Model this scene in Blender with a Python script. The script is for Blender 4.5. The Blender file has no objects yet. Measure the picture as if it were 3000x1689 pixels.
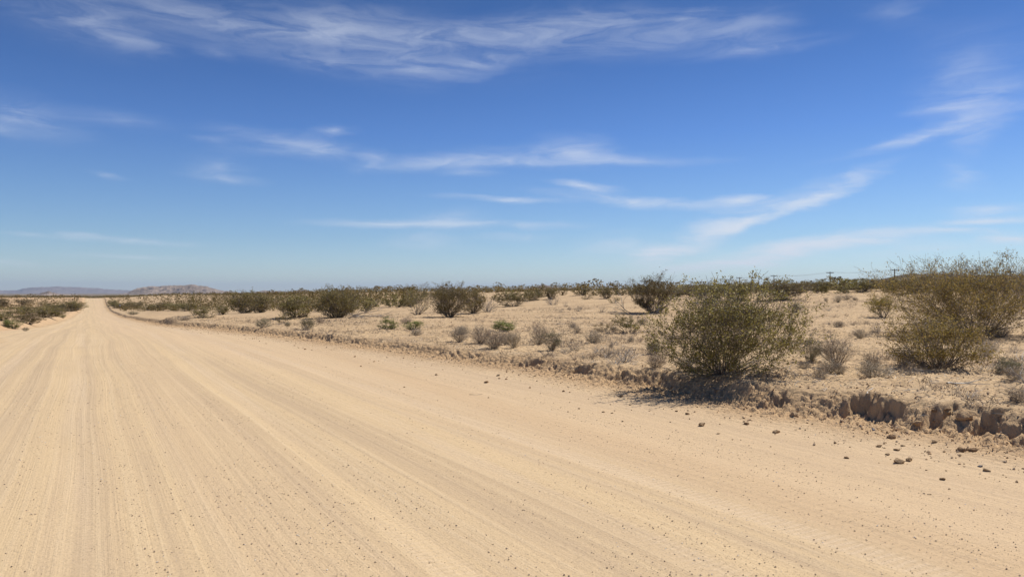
import bpy, math, random
import numpy as np
random.seed(7)
RNG = np.random.RandomState(11)
C = bpy.context.scene.collection
SC = bpy.context.scene

# ------------------------------------------------------------------ camera
F = 2166.7; CX = 1500.0; CY = 844.5; HOR = 858.0; EYE = 1.65
YAW = math.atan((CX - 273.0) / F)
PITCH = math.atan((HOR - CY) / F)
cam_d = bpy.data.cameras.new('camera'); cam = bpy.data.objects.new('camera', cam_d); C.objects.link(cam)
cam_d.lens = 26.0; cam_d.sensor_width = 36.0; cam_d.clip_start = 0.05; cam_d.clip_end = 60000
cam.location = (0, 0, EYE); cam.rotation_euler = (math.pi / 2 + PITCH, 0, -YAW)
SC.camera = cam
FW = np.array([math.sin(YAW) * math.cos(PITCH), math.cos(YAW) * math.cos(PITCH), math.sin(PITCH)])
RT = np.array([math.cos(YAW), -math.sin(YAW), 0.0])
UP = np.cross(RT, FW)
def ray(px, py):
    return FW + RT * ((px - CX) / F) + UP * (-(py - CY) / F)      # forward component 1

# ------------------------------------------------------------------ noise
def _h(ix, iy, s):
    n = (ix.astype(np.int64) * 374761393 + iy.astype(np.int64) * 668265263 + s * 1442695041) & 0xFFFFFFFF
    n = ((n ^ (n >> 13)) * 1274126177) & 0xFFFFFFFF
    n = ((n ^ (n >> 16)) * 2246822519) & 0xFFFFFFFF
    return (n ^ (n >> 15)) & 0xFFFFFFFF
_GA = np.linspace(0, 2 * np.pi, 256, endpoint=False); _GX = np.cos(_GA); _GY = np.sin(_GA)
def pn(x, y, s=0):
    x = np.asarray(x, float); y = np.asarray(y, float)
    x, y = np.broadcast_arrays(x, y)
    xf = np.floor(x); yf = np.floor(y); fx = x - xf; fy = y - yf
    u = fx * fx * fx * (fx * (fx * 6 - 15) + 10); v = fy * fy * fy * (fy * (fy * 6 - 15) + 10)
    def g(a, b, dx, dy):
        i = _h(xf + a, yf + b, s) & 255
        return _GX[i] * dx + _GY[i] * dy
    n0 = g(0, 0, fx, fy) * (1 - u) + g(1, 0, fx - 1, fy) * u
    n1 = g(0, 1, fx, fy - 1) * (1 - u) + g(1, 1, fx - 1, fy - 1) * u
    return (n0 * (1 - v) + n1 * v) * 1.5
def fbm(x, y, s=0, o=4, g=0.5):
    t = 0; a = 1; f = 1
    for i in range(o):
        t = t + a * pn(np.asarray(x) * f, np.asarray(y) * f, s + i * 17); a *= g; f *= 2.03
    return t
def sst(a, b, x):
    t = np.clip((x - a) / (b - a), 0, 1); return t * t * (3 - 2 * t)

# ------------------------------------------------------------------ terrain
_yy = np.arange(-400, 16000, 4.0)
def _tab(xs, ys, w):
    v = np.interp(_yy, xs, ys); k = np.hanning(w + 2)[1:-1]; k /= k.sum()
    return np.convolve(np.pad(v, w // 2, mode='edge'), k, 'same')[w // 2: w // 2 + len(v)]
_zr = _tab([-400, 26, 34, 42, 57, 90, 120, 145, 182, 246, 303, 345, 390, 420, 450, 600, 1000, 3000, 16000],
           [0, 0, -.1, -.25, -.72, -1.5, -2.1, -2.7, -3.15, -4.0, -4.1, -3.4, -1.8, -1.1, -1.0, -2.4, -3.4, -6, -6.5], 7)
_yr = np.arange(-400, 600, 1.0)
_k = np.hanning(7)[1:-1]; _k /= _k.sum()
_Rt = np.convolve(np.pad(np.interp(_yr, [-400, 0, 5, 9, 14, 18.5, 23, 28, 34, 40, 50, 90, 600],
                     [8.6, 8.25, 8.1, 7.85, 7.75, 7.05, 6.65, 5.9, 5.2, 4.9, 4.5, 4.5, 4.5]), 2, mode='edge'), _k, 'valid')
_Lt = np.convolve(np.pad(np.interp(_yr, [-400, 10, 20, 30, 34, 40, 50, 58, 70, 600], [-5.2, -5.0, -4.2, -3.3, -3.2, -4.6, -4.9, -3.6, -3.3, -3.3]), 2, mode='edge'), _k, 'valid')
def zroad(Y): return np.interp(Y, _yy, _zr)
def REdge(Y):
    w = .30 * pn(Y * .22, 3.3, 5) + .16 * pn(Y * .8, 9.1, 6) + .12 * pn(Y * 2.1, 1.7, 8) + .07 * pn(Y * 5.5, 1.7, 9) + .035 * pn(Y * 12, 1.7, 10)
    return np.interp(Y, _yr, _Rt) + w
def LEdge(Y): return np.interp(Y, _yr, _Lt) + .35 * pn(Y * .12, 7.7, 12) + .12 * pn(Y * .6, 2.1, 13)
_SX = [-3000, 273, 700, 1040, 1450, 1900, 2300, 2600, 3200, 9000]
_SS = [-.0045, -.0045, -.0018, 0, .0028, .0036, .0046, .0060, .007, .007]
def _azs(X, Y):
    az = np.arctan2(X, Y) - YAW
    px = CX + F * np.tan(np.clip(az, -1.3, 1.3))
    return np.interp(px, _SX, _SS)
MOUNDS = [(7.6, 62, .40, 3.5), (10.5, 47, .30, 3.5), (11.5, 38, .16, 3.0), (22, 47, .25, 6.0)]
def height(X, Y, fine=True):
    X = np.asarray(X, float); Y = np.asarray(Y, float)
    d = np.hypot(X, Y)
    R = REdge(Y); L = LEdge(Y); t = X - R; tl = L - X
    zr = zroad(Y)
    hb = np.interp(Y, [-50, 0, 5, 9, 14, 20, 28, 40, 60, 100, 300, 420, 500], [.38, .38, .38, .34, .28, .26, .28, .30, .36, .42, .45, .35, .2])
    # desert, right and left
    wX = np.where(X > 0, sst(8, 60, X), sst(20, 150, -X))
    rise = 1.5 * sst(15, 75, d)
    near = hb + (1 - wX) * zr + wX * rise
    sl = _azs(X, Y)
    far = .25 + sl * 1500 * (1 - np.exp(-d / 1500.0))
    cor = 1 - np.where(X > 0, sst(15, 90, X), sst(40, 200, -X))
    wf = np.maximum(sst(100, 330, d) * (1 - cor), sst(430, 700, d))
    des = near * (1 - wf) + far * wf
    for mx, my, mh, mr in MOUNDS: des = des + mh * np.exp(-((X - mx) ** 2 + (Y - my) ** 2 * .45) / mr ** 2)
    off = sst(.8, 7, np.maximum(t, tl))
    des = des + off * (.16 * pn(X * .11, Y * .11, 21) + .28 * pn(X * .03, Y * .03, 22) * sst(15, 60, d))
    des = des + .018 * fbm(X * .9, Y * .9, 23, 2) * sst(.1, 1.2, np.maximum(t, tl))
    # bank shape
    cl = sst(-.12, .70, .6 * pn(Y * .42, 4.4, 31) + .8 * pn(Y * 1.15, 4.9, 32) + .5 * pn(Y * 2.9, 4.9, 34) + .22 * sst(30, 60, Y) + .12 * (1 - sst(8, 10, Y)))
    hol = 0
    for y0, hw in ((3.95, .34), (4.5, .14), (4.98, .09), (5.72, .40), (6.95, .16), (9.3, .45), (10.4, .12), (11.6, .25)):
        hol = np.maximum(hol, np.sqrt(np.clip(1 - ((Y + .10 * pn(Y * 4, X * 3, 39) - y0) / (hw * 1.35)) ** 2, 0, 1)))
    nearm = 1 - sst(11.5, 13.5, Y)
    cl = cl * (1 - nearm) + hol * nearm
    B = .58 * cl - .10 + .13 * pn(Y * 3.6, X * 4.5, 35) + .09 * pn(Y * 10, X * 10, 36) + .05 * pn(Y * 23, X * 23, 37)
    cut = sst(0, .80, t) * (1 - sst(0, .25, cl) * (1 - sst(B - .10, B + .17, t)))
    lip = .05 * np.exp(-((t - .45) / .25) ** 2) * (1 + pn(Y * 1.1, 2.2, 33))
    cutl = sst(0, 1, tl / 1.1); lipl = .05 * np.exp(-((tl - 1.3) / .5) ** 2)
    toe = .09 * sst(-2.6, 0, t) + .05 * sst(-1.2, 0, tl)
    road = zr + toe
    side = np.where(t > -1.5, cut, cutl)
    side = np.where((t <= 0) & (tl <= 0), 0, side)
    z = road * (1 - side) + (des + np.where(t > 0, lip, lipl)) * side
    if fine:
        a = np.exp(-np.clip((d - 15) / 70.0, 0, 30))
        roadm = (1 - sst(-1.6, -.2, t)) * (1 - sst(-.8, .1, tl))
        bm = sst(-1.5, -.1, t) * (1 - sst(.35, .9, t)) 
        bl = sst(-.8, -.1, tl) * (1 - sst(.9, 1.8, tl))
        n1 = np.abs(fbm(X * 5.2, Y * 5.2, 41, 3, .6)); n2 = fbm(X * 14, Y * 14, 44, 3, .65)
        face = bm * sst(.02, .15, t) * (1 - sst(.4, .8, t))
        z = z + np.maximum(bm, bl) * (.050 * (1 - .45 * sst(.1, .3, t)) * (n1 - .35) * (.25 + .9 * sst(-.4, .1, t)) + .034 * n2 * (.3 + .9 * sst(-.4, .1, t)) + .010 * pn(X * 31, Y * 31, 48))
        z = z - face * .08 * np.clip(pn(X * 2.2, Y * 3.1, 46) + .1, 0, 1)
        dm = sst(.5, 1.2, np.maximum(t, tl))
        z = z + dm * (.045 * np.abs(fbm(X * 3.6, Y * 4.6, 51, 4, .65)) + .010 * fbm(X * 11, Y * 11, 52, 2) + .012 * pn(X * 1.9, Y * 2.6, 55))
        # graded ruts along the road
        Xw = X + .25 * pn(X * .1, Y * .05, 60)
        z = z + roadm * (.006 * fbm(Xw * 2.2, Y * .06, 61, 3, .6) + .002 * pn(Xw * 9, Y * .5, 62) + .0018 * pn(X * 14, Y * 14, 63)
                         + .0025 * np.sin(Y * 14 + 2.5 * pn(X * .8, Y * .5, 66)) * sst(.1, .5, pn(X * .5, Y * .13, 64)))
    return z
def ground_at(px, py, maxd=6000):
    r = ray(px, py)
    s = np.exp(np.linspace(math.log(2.0), math.log(maxd), 6000))
    P = np.array([0, 0, EYE])[None] + s[:, None] * r[None]
    hgt = height(P[:, 0], P[:, 1], False)
    k = np.where(P[:, 2] < hgt)[0]
    if len(k) == 0: return None
    k = k[0]
    return float(P[k, 0]), float(P[k, 1]), float(s[k])     # X, Y, depth

# ------------------------------------------------------------------ helpers
def newmesh(name, V, faces_flat, n_per, mats, mi=None, smooth=False, attrs=None):
    me = bpy.data.meshes.new(name)
    V = np.asarray(V, np.float32); Fc = np.asarray(faces_flat, np.int32)
    nf = len(Fc) // n_per
    me.vertices.add(len(V)); me.vertices.foreach_set('co', V.ravel())
    me.loops.add(len(Fc)); me.loops.foreach_set('vertex_index', Fc.ravel())
    me.polygons.add(nf)
    me.polygons.foreach_set('loop_start', np.arange(nf, dtype=np.int32) * n_per)
    for m in mats: me.materials.append(m)
    if mi is not None: me.polygons.foreach_set('material_index', np.asarray(mi, np.int32))
    me.update(calc_edges=True)
    me.polygons.foreach_set('use_smooth', np.full(nf, smooth))
    for k, v in (attrs or {}).items():
        a = me.attributes.new(k, 'FLOAT', 'POINT'); a.data.foreach_set('value', np.asarray(v, np.float32).ravel())
    return me
def link(name, me, parent=None):
    o = bpy.data.objects.new(name, me); C.objects.link(o)
    if parent is not None: o.parent = parent
    return o
def tag(o, label=None, cat=None, group=None, kind=None):
    if label: o['label'] = label
    if cat: o['category'] = cat
    if group: o['group'] = group
    if kind: o['kind'] = kind
    return o
def empty(name, loc=(0, 0, 0), rz=0):
    o = bpy.data.objects.new(name, None); C.objects.link(o); o.location = loc; o.rotation_euler = (0, 0, rz)
    o.empty_display_size = .1
    return o

# ------------------------------------------------------------------ materials
class NT:
    def __init__(s, name):
        s.m = bpy.data.materials.new(name); s.m.use_nodes = True; s.t = s.m.node_tree; s.t.nodes.clear()
        s.out = s.t.nodes.new('ShaderNodeOutputMaterial')
    def n(s, ty, **kw):
        nd = s.t.nodes.new('ShaderNode' + ty)
        for k, v in kw.items():
            if k.startswith('i_'):
                key = k[2:]; key = int(key) if key.isdigit() else key
                if hasattr(v, 'is_output') or isinstance(v, bpy.types.NodeSocket): s.t.links.new(v, nd.inputs[key])
                else: nd.inputs[key].default_value = v
            else: setattr(nd, k, v)
        return nd
    def l(s, a, b): s.t.links.new(a, b)
    def math(s, op, a, b=None, c=None, clamp=False):
        nd = s.t.nodes.new('ShaderNodeMath'); nd.operation = op; nd.use_clamp = clamp
        for i, v in enumerate((a, b, c)):
            if v is None: continue
            if isinstance(v, bpy.types.NodeSocket): s.t.links.new(v, nd.inputs[i])
            else: nd.inputs[i].default_value = v
        return nd.outputs[0]
    def mix(s, f, a, b, blend='MIX'):
        nd = s.t.nodes.new('ShaderNodeMix'); nd.data_type = 'RGBA'; nd.blend_type = blend
        for i, v in ((0, f), (6, a), (7, b)):
            if isinstance(v, bpy.types.NodeSocket): s.t.links.new(v, nd.inputs[i])
            else: nd.inputs[i].default_value = v if i == 0 else (*v, 1)
        return nd.outputs[2]
    def ramp(s, v, lo, hi):
        nd = s.t.nodes.new('ShaderNodeMapRange'); nd.interpolation_type = 'SMOOTHSTEP'
        s.t.links.new(v, nd.inputs[0]); nd.inputs[1].default_value = lo; nd.inputs[2].default_value = hi
        return nd.outputs[0]
    def noise(s, vec, scale, detail=4, rough=.55, dist=0):
        nd = s.t.nodes.new('ShaderNodeTexNoise'); s.t.links.new(vec, nd.inputs['Vector'])
        nd.inputs['Scale'].default_value = scale; nd.inputs['Detail'].default_value = detail
        nd.inputs['Roughness'].default_value = rough; nd.inputs['Distortion'].default_value = dist
        return nd.outputs[0]
    def mapv(s, vec, scale, loc=(0, 0, 0), rot=(0, 0, 0)):
        nd = s.t.nodes.new('ShaderNodeMapping'); s.t.links.new(vec, nd.inputs[0])
        nd.inputs['Scale'].default_value = scale; nd.inputs['Location'].default_value = loc; nd.inputs['Rotation'].default_value = rot
        return nd.outputs[0]
    def attr(s, name):
        nd = s.t.nodes.new('ShaderNodeAttribute'); nd.attribute_name = name; return nd.outputs['Fac']

def ground_material():
    g = NT('desert_ground')
    tc = g.n('TexCoord').outputs['Object']
    road = g.attr('road'); tco = g.attr('tcoord'); scrub = g.attr('scrub'); bank = g.attr('bank')
    flat = g.mapv(tc, (1, 1, 0.6))
    # road colours: long graded streaks
    warp = g.noise(g.mapv(tc, (.12, .035, 0)), 1, 2)
    xw = g.n('CombineXYZ')
    sep = g.n('SeparateXYZ', i_0=tc)
    g.l(g.math('ADD', sep.outputs[0], g.math('MULTIPLY', warp, 1.5)), xw.inputs[0]); g.l(sep.outputs[1], xw.inputs[1])
    st1 = g.noise(g.mapv(xw.outputs[0], (2.6, .014, 1)), 1, 4, .65)
    st2 = g.noise(g.mapv(xw.outputs[0], (13, .05, 1)), 1, 4, .7)
    patch = g.noise(g.mapv(tc, (.7, .35, 1)), 1, 4, .6)
    f1 = g.ramp(g.math('ADD', g.math('MULTIPLY', st1, .78), g.math('MULTIPLY', patch, .22)), .36, .64)
    c = g.mix(f1, (.62, .452, .258), (.50, .364, .222))
    c = g.mix(g.math('MULTIPLY', g.ramp(st2, .45, .70), .55), c, (.645, .488, .298))
    # golden soft sand band near the shoulder
    gb = g.math('MULTIPLY', g.ramp(g.math('ADD', tco, g.math('MULTIPLY', warp, 1.2)), -4.2, -2.2), .75)
    c = g.mix(g.math('MULTIPLY', gb, .8), c, (.60, .430, .262))
    gb2 = g.math('MULTIPLY', g.ramp(g.noise(g.mapv(xw.outputs[0], (.8, .02, 1), (7, 3, 0)), 1, 2), .55, .7), .45)
    c = g.mix(g.math('MULTIPLY', gb2, .6), c, (.57, .410, .25))
    bx = g.math('ABSOLUTE', g.math('SUBTRACT', g.math('ADD', sep.outputs[0], g.math('MULTIPLY_ADD', sep.outputs[1], -.045, -4.75)), g.math('MULTIPLY_ADD', warp, .9, -.45)))
    stripe = g.ramp(bx, .55, .12)
    c = g.mix(g.math('MULTIPLY', stripe, .5), c, (.56, .390, .225))
    # tyre tracks: pressed bands with transverse tread marks
    trk = None
    for x0, k in ((-1.7, .012), (-.35, .012), (1.55, -.010), (2.95, -.010), (4.1, .02)):
        a = g.math('ABSOLUTE', g.math('SUBTRACT', g.math('ADD', sep.outputs[0], g.math('MULTIPLY_ADD', sep.outputs[1], k, -x0)), g.math('MULTIPLY', warp, .7)))
        m_ = g.ramp(a, .17, .09); trk = m_ if trk is None else g.math('MAXIMUM', trk, m_)
    tw = g.n('TexWave', wave_type='BANDS', bands_direction='Y'); g.l(tc, tw.inputs['Vector']); tw.inputs['Scale'].default_value = 4.5; tw.inputs['Distortion'].default_value = 2.5; tw.inputs['Detail'].default_value = 2
    trk = g.math('MULTIPLY', g.math('MULTIPLY', trk, road), g.ramp(g.noise(g.mapv(tc, (.8, .12, 1)), 1, 3), .38, .58))
    c = g.mix(g.math('MULTIPLY', trk, g.math('MULTIPLY_ADD', tw.outputs['Fac'], .35, .15)), c, (.66, .50, .33))
    # desert colours
    d1 = g.ramp(g.noise(flat, .35, 5, .6), .35, .7)
    dc = g.mix(d1, (.56, .395, .222), (.42, .288, .162))
    dc = g.mix(g.math('MULTIPLY', g.ramp(g.noise(flat, 2.2, 4, .65), .50, .72), .7), dc, (.64, .48, .30))
    dc = g.mix(g.math('MULTIPLY', g.ramp(g.noise(g.mapv(flat, (1, 1.3, 1)), 7.5, 5, .75), .49, .66), .8), dc, (.30, .205, .13))
    dc = g.mix(g.math('MULTIPLY', bank, .65), dc, (.47, .305, .165))
    c = g.mix(road, dc, c)
    # reddish disturbed soil on the left embankment
    redm = g.math('MULTIPLY', g.ramp(g.math('MULTIPLY', sep.outputs[0], -1), 3.2, 5.0), g.ramp(g.noise(flat, .25, 2), .35, .6))
    c = g.mix(g.math('MULTIPLY', redm, .45), c, (.55, .33, .18))
    # grains
    gr = g.noise(flat, 55, 3, .7)
    gr2 = g.noise(flat, 16, 4, .75)
    c = g.mix(g.math('MULTIPLY', g.ramp(gr, .53, .68), .55), c, (.33, .24, .17))
    c = g.mix(g.math('MULTIPLY', g.ramp(gr, .40, .25), .40), c, (.72, .60, .44))
    spk = g.math('MULTIPLY', g.ramp(gr2, .58, .74), g.math('ADD', g.math('MULTIPLY', f1, .35), .18))
    c = g.mix(spk, c, (.30, .22, .165))
    # ground mostly covered with low brush far out
    sn = g.ramp(g.noise(g.mapv(tc, (.02, .02, 0)), 1, 5, .7), .36, .58)
    c = g.mix(g.math('MULTIPLY', scrub, g.math('ADD', g.math('MULTIPLY', sn, .45), .5)), c, (.115, .098, .066))
    b = g.n('BsdfPrincipled', i_2=.95 if False else 0.9)
    b.inputs['Base Color'].default_value = (1, 1, 1, 1); g.l(c, b.inputs['Base Color'])
    b.inputs['Roughness'].default_value = .95; b.inputs['Specular IOR Level'].default_value = .12
    h = g.math('ADD', g.math('MULTIPLY', gr, .0055), g.math('MULTIPLY', gr2, .009))
    h = g.math('ADD', h, g.math('MULTIPLY', g.math('MULTIPLY', st2, road), .010))
    rough_d = g.noise(flat, 7, 5, .7)
    h = g.math('ADD', h, g.math('MULTIPLY', rough_d, g.math('ADD', g.math('MULTIPLY_ADD', road, -.028, .038), g.math('MULTIPLY', bank, .03))))
    h = g.math('ADD', h, g.math('MULTIPLY', trk, g.math('MULTIPLY_ADD', tw.outputs['Fac'], .007, -.006)))
    # faint washboard ripples in the golden band
    wv = g.n('TexWave', wave_type='BANDS', bands_direction='Y'); g.l(g.mapv(tc, (.5, 1, 1)), wv.inputs['Vector'])
    wv.inputs['Scale'].default_value = 3.2; wv.inputs['Distortion'].default_value = 5; wv.inputs['Detail'].default_value = 3; wv.inputs['Detail Scale'].default_value = .8
    wm = g.math('MULTIPLY', g.math('MAXIMUM', stripe, g.ramp(g.noise(g.mapv(xw.outputs[0], (.55, .05, 1), (3, 1, 0)), 1, 2), .52, .64)), road)
    h = g.math('ADD', h, g.math('MULTIPLY', g.math('MULTIPLY', wv.outputs['Fac'], wm), .008))
    bp = g.n('Bump'); bp.inputs['Distance'].default_value = 1; bp.inputs['Strength'].default_value = .9
    g.l(h, bp.inputs['Height']); g.l(bp.outputs[0], b.inputs['Normal'])
    g.l(b.outputs[0], g.out.inputs[0])
    return g.m
def leaf_material(name, c0, c1, c2=None, t2=.95, trans=.35):
    g = NT(name)
    v = g.attr('var'); oi = g.n('ObjectInfo').outputs['Random']
    c = g.mix(g.ramp(v, 0, .9), c0, c1)
    if c2: c = g.mix(g.ramp(v, t2 - .01, t2 + .01), c, c2)
    hs = g.n('HueSaturation'); g.l(c, hs.inputs['Color'])
    g.l(g.math('MULTIPLY_ADD', oi, .03, .485), hs.inputs['Hue']); g.l(g.math('MULTIPLY_ADD', oi, .45, .8), hs.inputs['Value'])
    c = hs.outputs[0]
    b = g.n('BsdfPrincipled'); g.l(c, b.inputs['Base Color']); b.inputs['Roughness'].default_value = .6; b.inputs['Specular IOR Level'].default_value = .25
    tr = g.n('BsdfTranslucent'); g.l(c, tr.inputs[0])
    mx = g.n('MixShader'); mx.inputs[0].default_value = trans
    g.l(b.outputs[0], mx.inputs[1]); g.l(tr.outputs[0], mx.inputs[2]); g.l(mx.outputs[0], g.out.inputs[0])
    return g.m
def simple_material(name, c0, c1, scale=20, rough=.85, bump=0.0, spec=.2):
    g = NT(name)
    tc = g.n('TexCoord').outputs['Object']
    n = g.noise(tc, scale, 4, .65)
    c = g.mix(g.ramp(n, .35, .68), c0, c1)
    b = g.n('BsdfPrincipled'); g.l(c, b.inputs['Base Color']); b.inputs['Roughness'].default_value = rough; b.inputs['Specular IOR Level'].default_value = spec
    if bump:
        bp = g.n('Bump'); bp.inputs['Distance'].default_value = bump; bp.inputs['Strength'].default_value = 1
        g.l(n, bp.inputs['Height']); g.l(bp.outputs[0], b.inputs['Normal'])
    g.l(b.outputs[0], g.out.inputs[0])
    return g.m
def hill_material(name, c0, c1, c2, sc):
    g = NT(name)
    tc = g.n('TexCoord').outputs['Object']
    n = g.noise(g.mapv(tc, (1, 1, 2.5)), sc, 8, .65, .3)
    c = g.mix(g.ramp(n, .36, .62), c0, c1)
    n2 = g.noise(tc, sc * 5, 5, .7)
    c = g.mix(g.math('MULTIPLY', g.ramp(n2, .5, .7), .7), c, c2)
    b = g.n('BsdfPrincipled'); g.l(c, b.inputs['Base Color']); b.inputs['Roughness'].default_value = .95; b.inputs['Specular IOR Level'].default_value = .05
    bp = g.n('Bump'); bp.inputs['Distance'].default_value = .12 / sc; g.l(n, bp.inputs['Height']); g.l(bp.outputs[0], b.inputs['Normal'])
    g.l(b.outputs[0], g.out.inputs[0])
    return g.m
M_ground = ground_material()
M = dict(
 leaf=leaf_material('creosote_leaves', (.21, .19, .050), (.39, .34, .095), (.66, .60, .32), .90, .45),
 leaf_far=leaf_material('creosote_leaves_plain', (.125, .102, .036), (.25, .20, .066), (.46, .38, .19), .93, .42),
 leaf_rust=leaf_material('rusty_olive_leaves', (.20, .150, .040), (.38, .285, .08), (.48, .33, .14), .93, .42),
 leaf_green=leaf_material('fresh_green_leaves', (.12, .135, .034), (.27, .28, .07), (.3, .3, .1), .96),
 leaf_grey=leaf_material('grey_green_leaves', (.12, .12, .06), (.25, .235, .13), (.42, .36, .22), .9),
 bark=simple_material('grey_brown_bark', (.10, .082, .066), (.32, .27, .225), 14),
 twig_dry=leaf_material('dry_stems', (.20, .165, .125), (.46, .375, .27), (.62, .52, .38), .90, .15),
 twig_grey=leaf_material('grey_dead_stems', (.11, .10, .09), (.33, .30, .27), (.55, .51, .46), .9, .1),
 twig_white=leaf_material('bleached_dead_stems', (.38, .34, .29), (.62, .56, .48), None, 1, .1),
 clod=simple_material('dry_dirt_clod', (.46, .31, .175), (.60, .43, .26), 18, .95, .02, .05),
 clod_dark=simple_material('dark_dirt_clod', (.30, .185, .10), (.42, .275, .16), 18, .95, .02, .05),
 stone=simple_material('grey_stone', (.22, .21, .22), (.34, .32, .31), 25, .8, .01),
 pebble=simple_material('pebble_mix', (.20, .15, .12), (.50, .39, .28), .8, .85),
 wood=simple_material('weathered_pole_wood', (.075, .058, .048), (.13, .10, .08), 2, .9),
 wire=simple_material('dull_wire', (.10, .10, .105), (.14, .14, .14), 1, .7),
 post=simple_material('rusty_post', (.10, .055, .04), (.16, .09, .06), 6, .8),
 sign=simple_material('grey_sign_back', (.32, .32, .31), (.42, .42, .41), 6, .6),
)

# ------------------------------------------------------------------ ground sheet
def geom(a, b, r0, r1=None):
    out = [a]; s = r0
    while out[-1] < b:
        out.append(out[-1] + s); s *= 1
    return out
def grow_line(start, end, step0, k):
    out = [start]; d = 0
    while out[-1] < end:
        st = max(step0, k * abs(out[-1])); out.append(out[-1] + st)
    return out
def build_ground():
    s = list(np.arange(-600, -60, 30)) + list(np.arange(-60, -4, 1.0)) + list(np.arange(-4, 2, .12)) + list(np.arange(2, 11, .024))
    x = 11.0
    while x < 15000:
        k = .0024 if x < 120 else (.008 if x < 600 else .02)
        s.append(x); x += k * x
    s = np.array(s)
    tr = list(np.arange(-1.3, .75, .024)) + list(np.arange(.75, 7, .045))
    x = 7.0
    while x < 15000:
        tr.append(x); x += max(.05, (.008 if x < 25 else (.014 if x < 150 else .035)) * x)
    tr = np.array(tr)
    tl = [0.0]; x = .06
    while x < 4000: tl.append(x); x += max(.07, .04 * x)
    tl = -np.array(tl[::-1])
    nroad = 120
    S = s[:, None]
    Rn = np.interp(S, _yr, _Rt); Ln = np.interp(S, _yr, _Lt)
    Xl = Ln + tl[None]
    u = (np.arange(1, nroad) / nroad)[None]
    Xm = Ln + (Rn - 1.3 - Ln) * u
    Xr = Rn + tr[None]
    X = np.concatenate([Xl, Xm, Xr], 1); Y = np.broadcast_to(S, X.shape)
    Z = np.zeros_like(X)
    for i in range(0, len(s), 150): Z[i:i + 150] = height(X[i:i + 150], Y[i:i + 150])
    t = X - REdge(Y); tle = LEdge(Y) - X; d = np.hypot(X, Y)
    road = (1 - sst(-1.1, -.1, t)) * (1 - sst(-.6, .1, tle)) * (1 - sst(430, 480, Y))
    bank = sst(-1.6, -.1, t) * (1 - sst(.25, .8, t)) * (1 - sst(100, 300, Y)) + .5 * sst(-.3, .3, tle) * (1 - sst(.6, 1.6, tle))
    scrub = sst(350, 1000, d)
    ns, nt = X.shape
    idx = np.arange(ns * nt).reshape(ns, nt)
    q = np.stack([idx[:-1, :-1], idx[:-1, 1:], idx[1:, 1:], idx[1:, :-1]], -1)       # ns-1, nt-1, 4
    tm = .25 * (t[:-1, :-1] + t[1:, 1:] + t[:-1, 1:] + t[1:, :-1]); tlm = .25 * (tle[:-1, :-1] + tle[1:, 1:] + tle[:-1, 1:] + tle[1:, :-1])
    ym = .5 * (Y[:-1, :-1] + Y[1:, 1:])
    isroad = (tm < -.9) & (tlm < 0) & (ym < 470)
    isbank = (tm >= -.9) & (tm < .75) & (ym < 470)
    P = np.stack([X, Y, Z], -1).reshape(-1, 3)
    A = dict(road=road.ravel(), bank=bank.ravel(), tcoord=np.clip(t, -30, 30).ravel(), scrub=scrub.ravel())
    for name, m in (('road', isroad), ('bank', isbank), ('ground', ~(isroad | isbank))):
        f = q[m]; used = np.unique(f); remap = np.full(ns * nt, -1); remap[used] = np.arange(len(used))
        me = newmesh(name, P[used], remap[f].ravel(), 4, [M_ground], smooth=True, attrs={k: v[used] for k, v in A.items()})
        tag(link(name, me), kind='structure')
    print('ground verts', ns * nt)
build_ground()

# ------------------------------------------------------------------ hills
def hill(name, pts, D, half, mat, rough=.12, base=-25, seed=0, nu=220, nv=70):
    xs = np.array([p[0] for p in pts], float); ys = np.array([p[1] for p in pts], float)
    px = np.linspace(xs[0], xs[-1], nu)
    k = np.hanning(9)[1:-1]; k /= k.sum()
    yi = np.convolve(np.pad(np.interp(px, xs, ys), 3, mode='edge'), k, 'valid')
    yi = yi + 1.1 * fbm(px * .08, 0.3, seed + 3, 4, .6) * np.clip((ys.max() - yi) / 8, 0, 1)
    zr = EYE + (HOR - yi) / F * D
    v = np.linspace(-1, 1, nv)
    PX, V = np.meshgrid(px, v, indexing='ij')
    U = (PX - CX) / F; dep = D + V * half
    flat = np.array([math.sin(YAW), math.cos(YAW)])
    X = dep * (flat[0] + U * RT[0]); Y = dep * (flat[1] + U * RT[1])
    sc = 6.0 / half
    prof = (1 - np.abs(V)) ** 1.15
    rid = 1 - np.abs(fbm(X * sc * .5, Y * sc * .5, seed + 9, 5, .55))
    amp = rough * (1 - prof) * np.clip(prof * 5, 0, 1) * 1.6
    Hh = (zr[:, None] - base) * np.clip(prof, 0, 1.0) * (1 - (1 - np.exp(-(V / .10) ** 2)) * rough * 3.2 * np.clip(.95 - rid, 0, .6))
    Z = base + Hh
    P = np.stack([X, Y, Z], -1).reshape(-1, 3)
    idx = np.arange(nu * nv).reshape(nu, nv)
    q = np.stack([idx[:-1, :-1], idx[1:, :-1], idx[1:, 1:], idx[:-1, 1:]], -1).reshape(-1)
    tag(link(name, newmesh(name, P, q, 4, [mat], smooth=True)), kind='structure')
H_far = hill_material('far_mountain_rock', (.16, .13, .125), (.24, .19, .17), (.10, .095, .085), .0016)
H_tan = hill_material('tan_hill_rock', (.34, .26, .20), (.20, .155, .125), (.13, .105, .08), .006)
H_dark = hill_material('scrubby_hill', (.22, .175, .125), (.12, .10, .07), (.10, .088, .055), .02)
hill('mountain', [(-160, 856), (-60, 853), (0, 850), (50, 849.5), (62, 845), (90, 841.5), (130, 839.5), (150, 839.5), (167, 837.8), (200, 840.5), (225, 839.5), (262, 842), (280, 842), (300, 845.5), (345, 848.5), (400, 850), (470, 853), (600, 858)], 12500, 1500, H_far, base=-40, seed=1)
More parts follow.
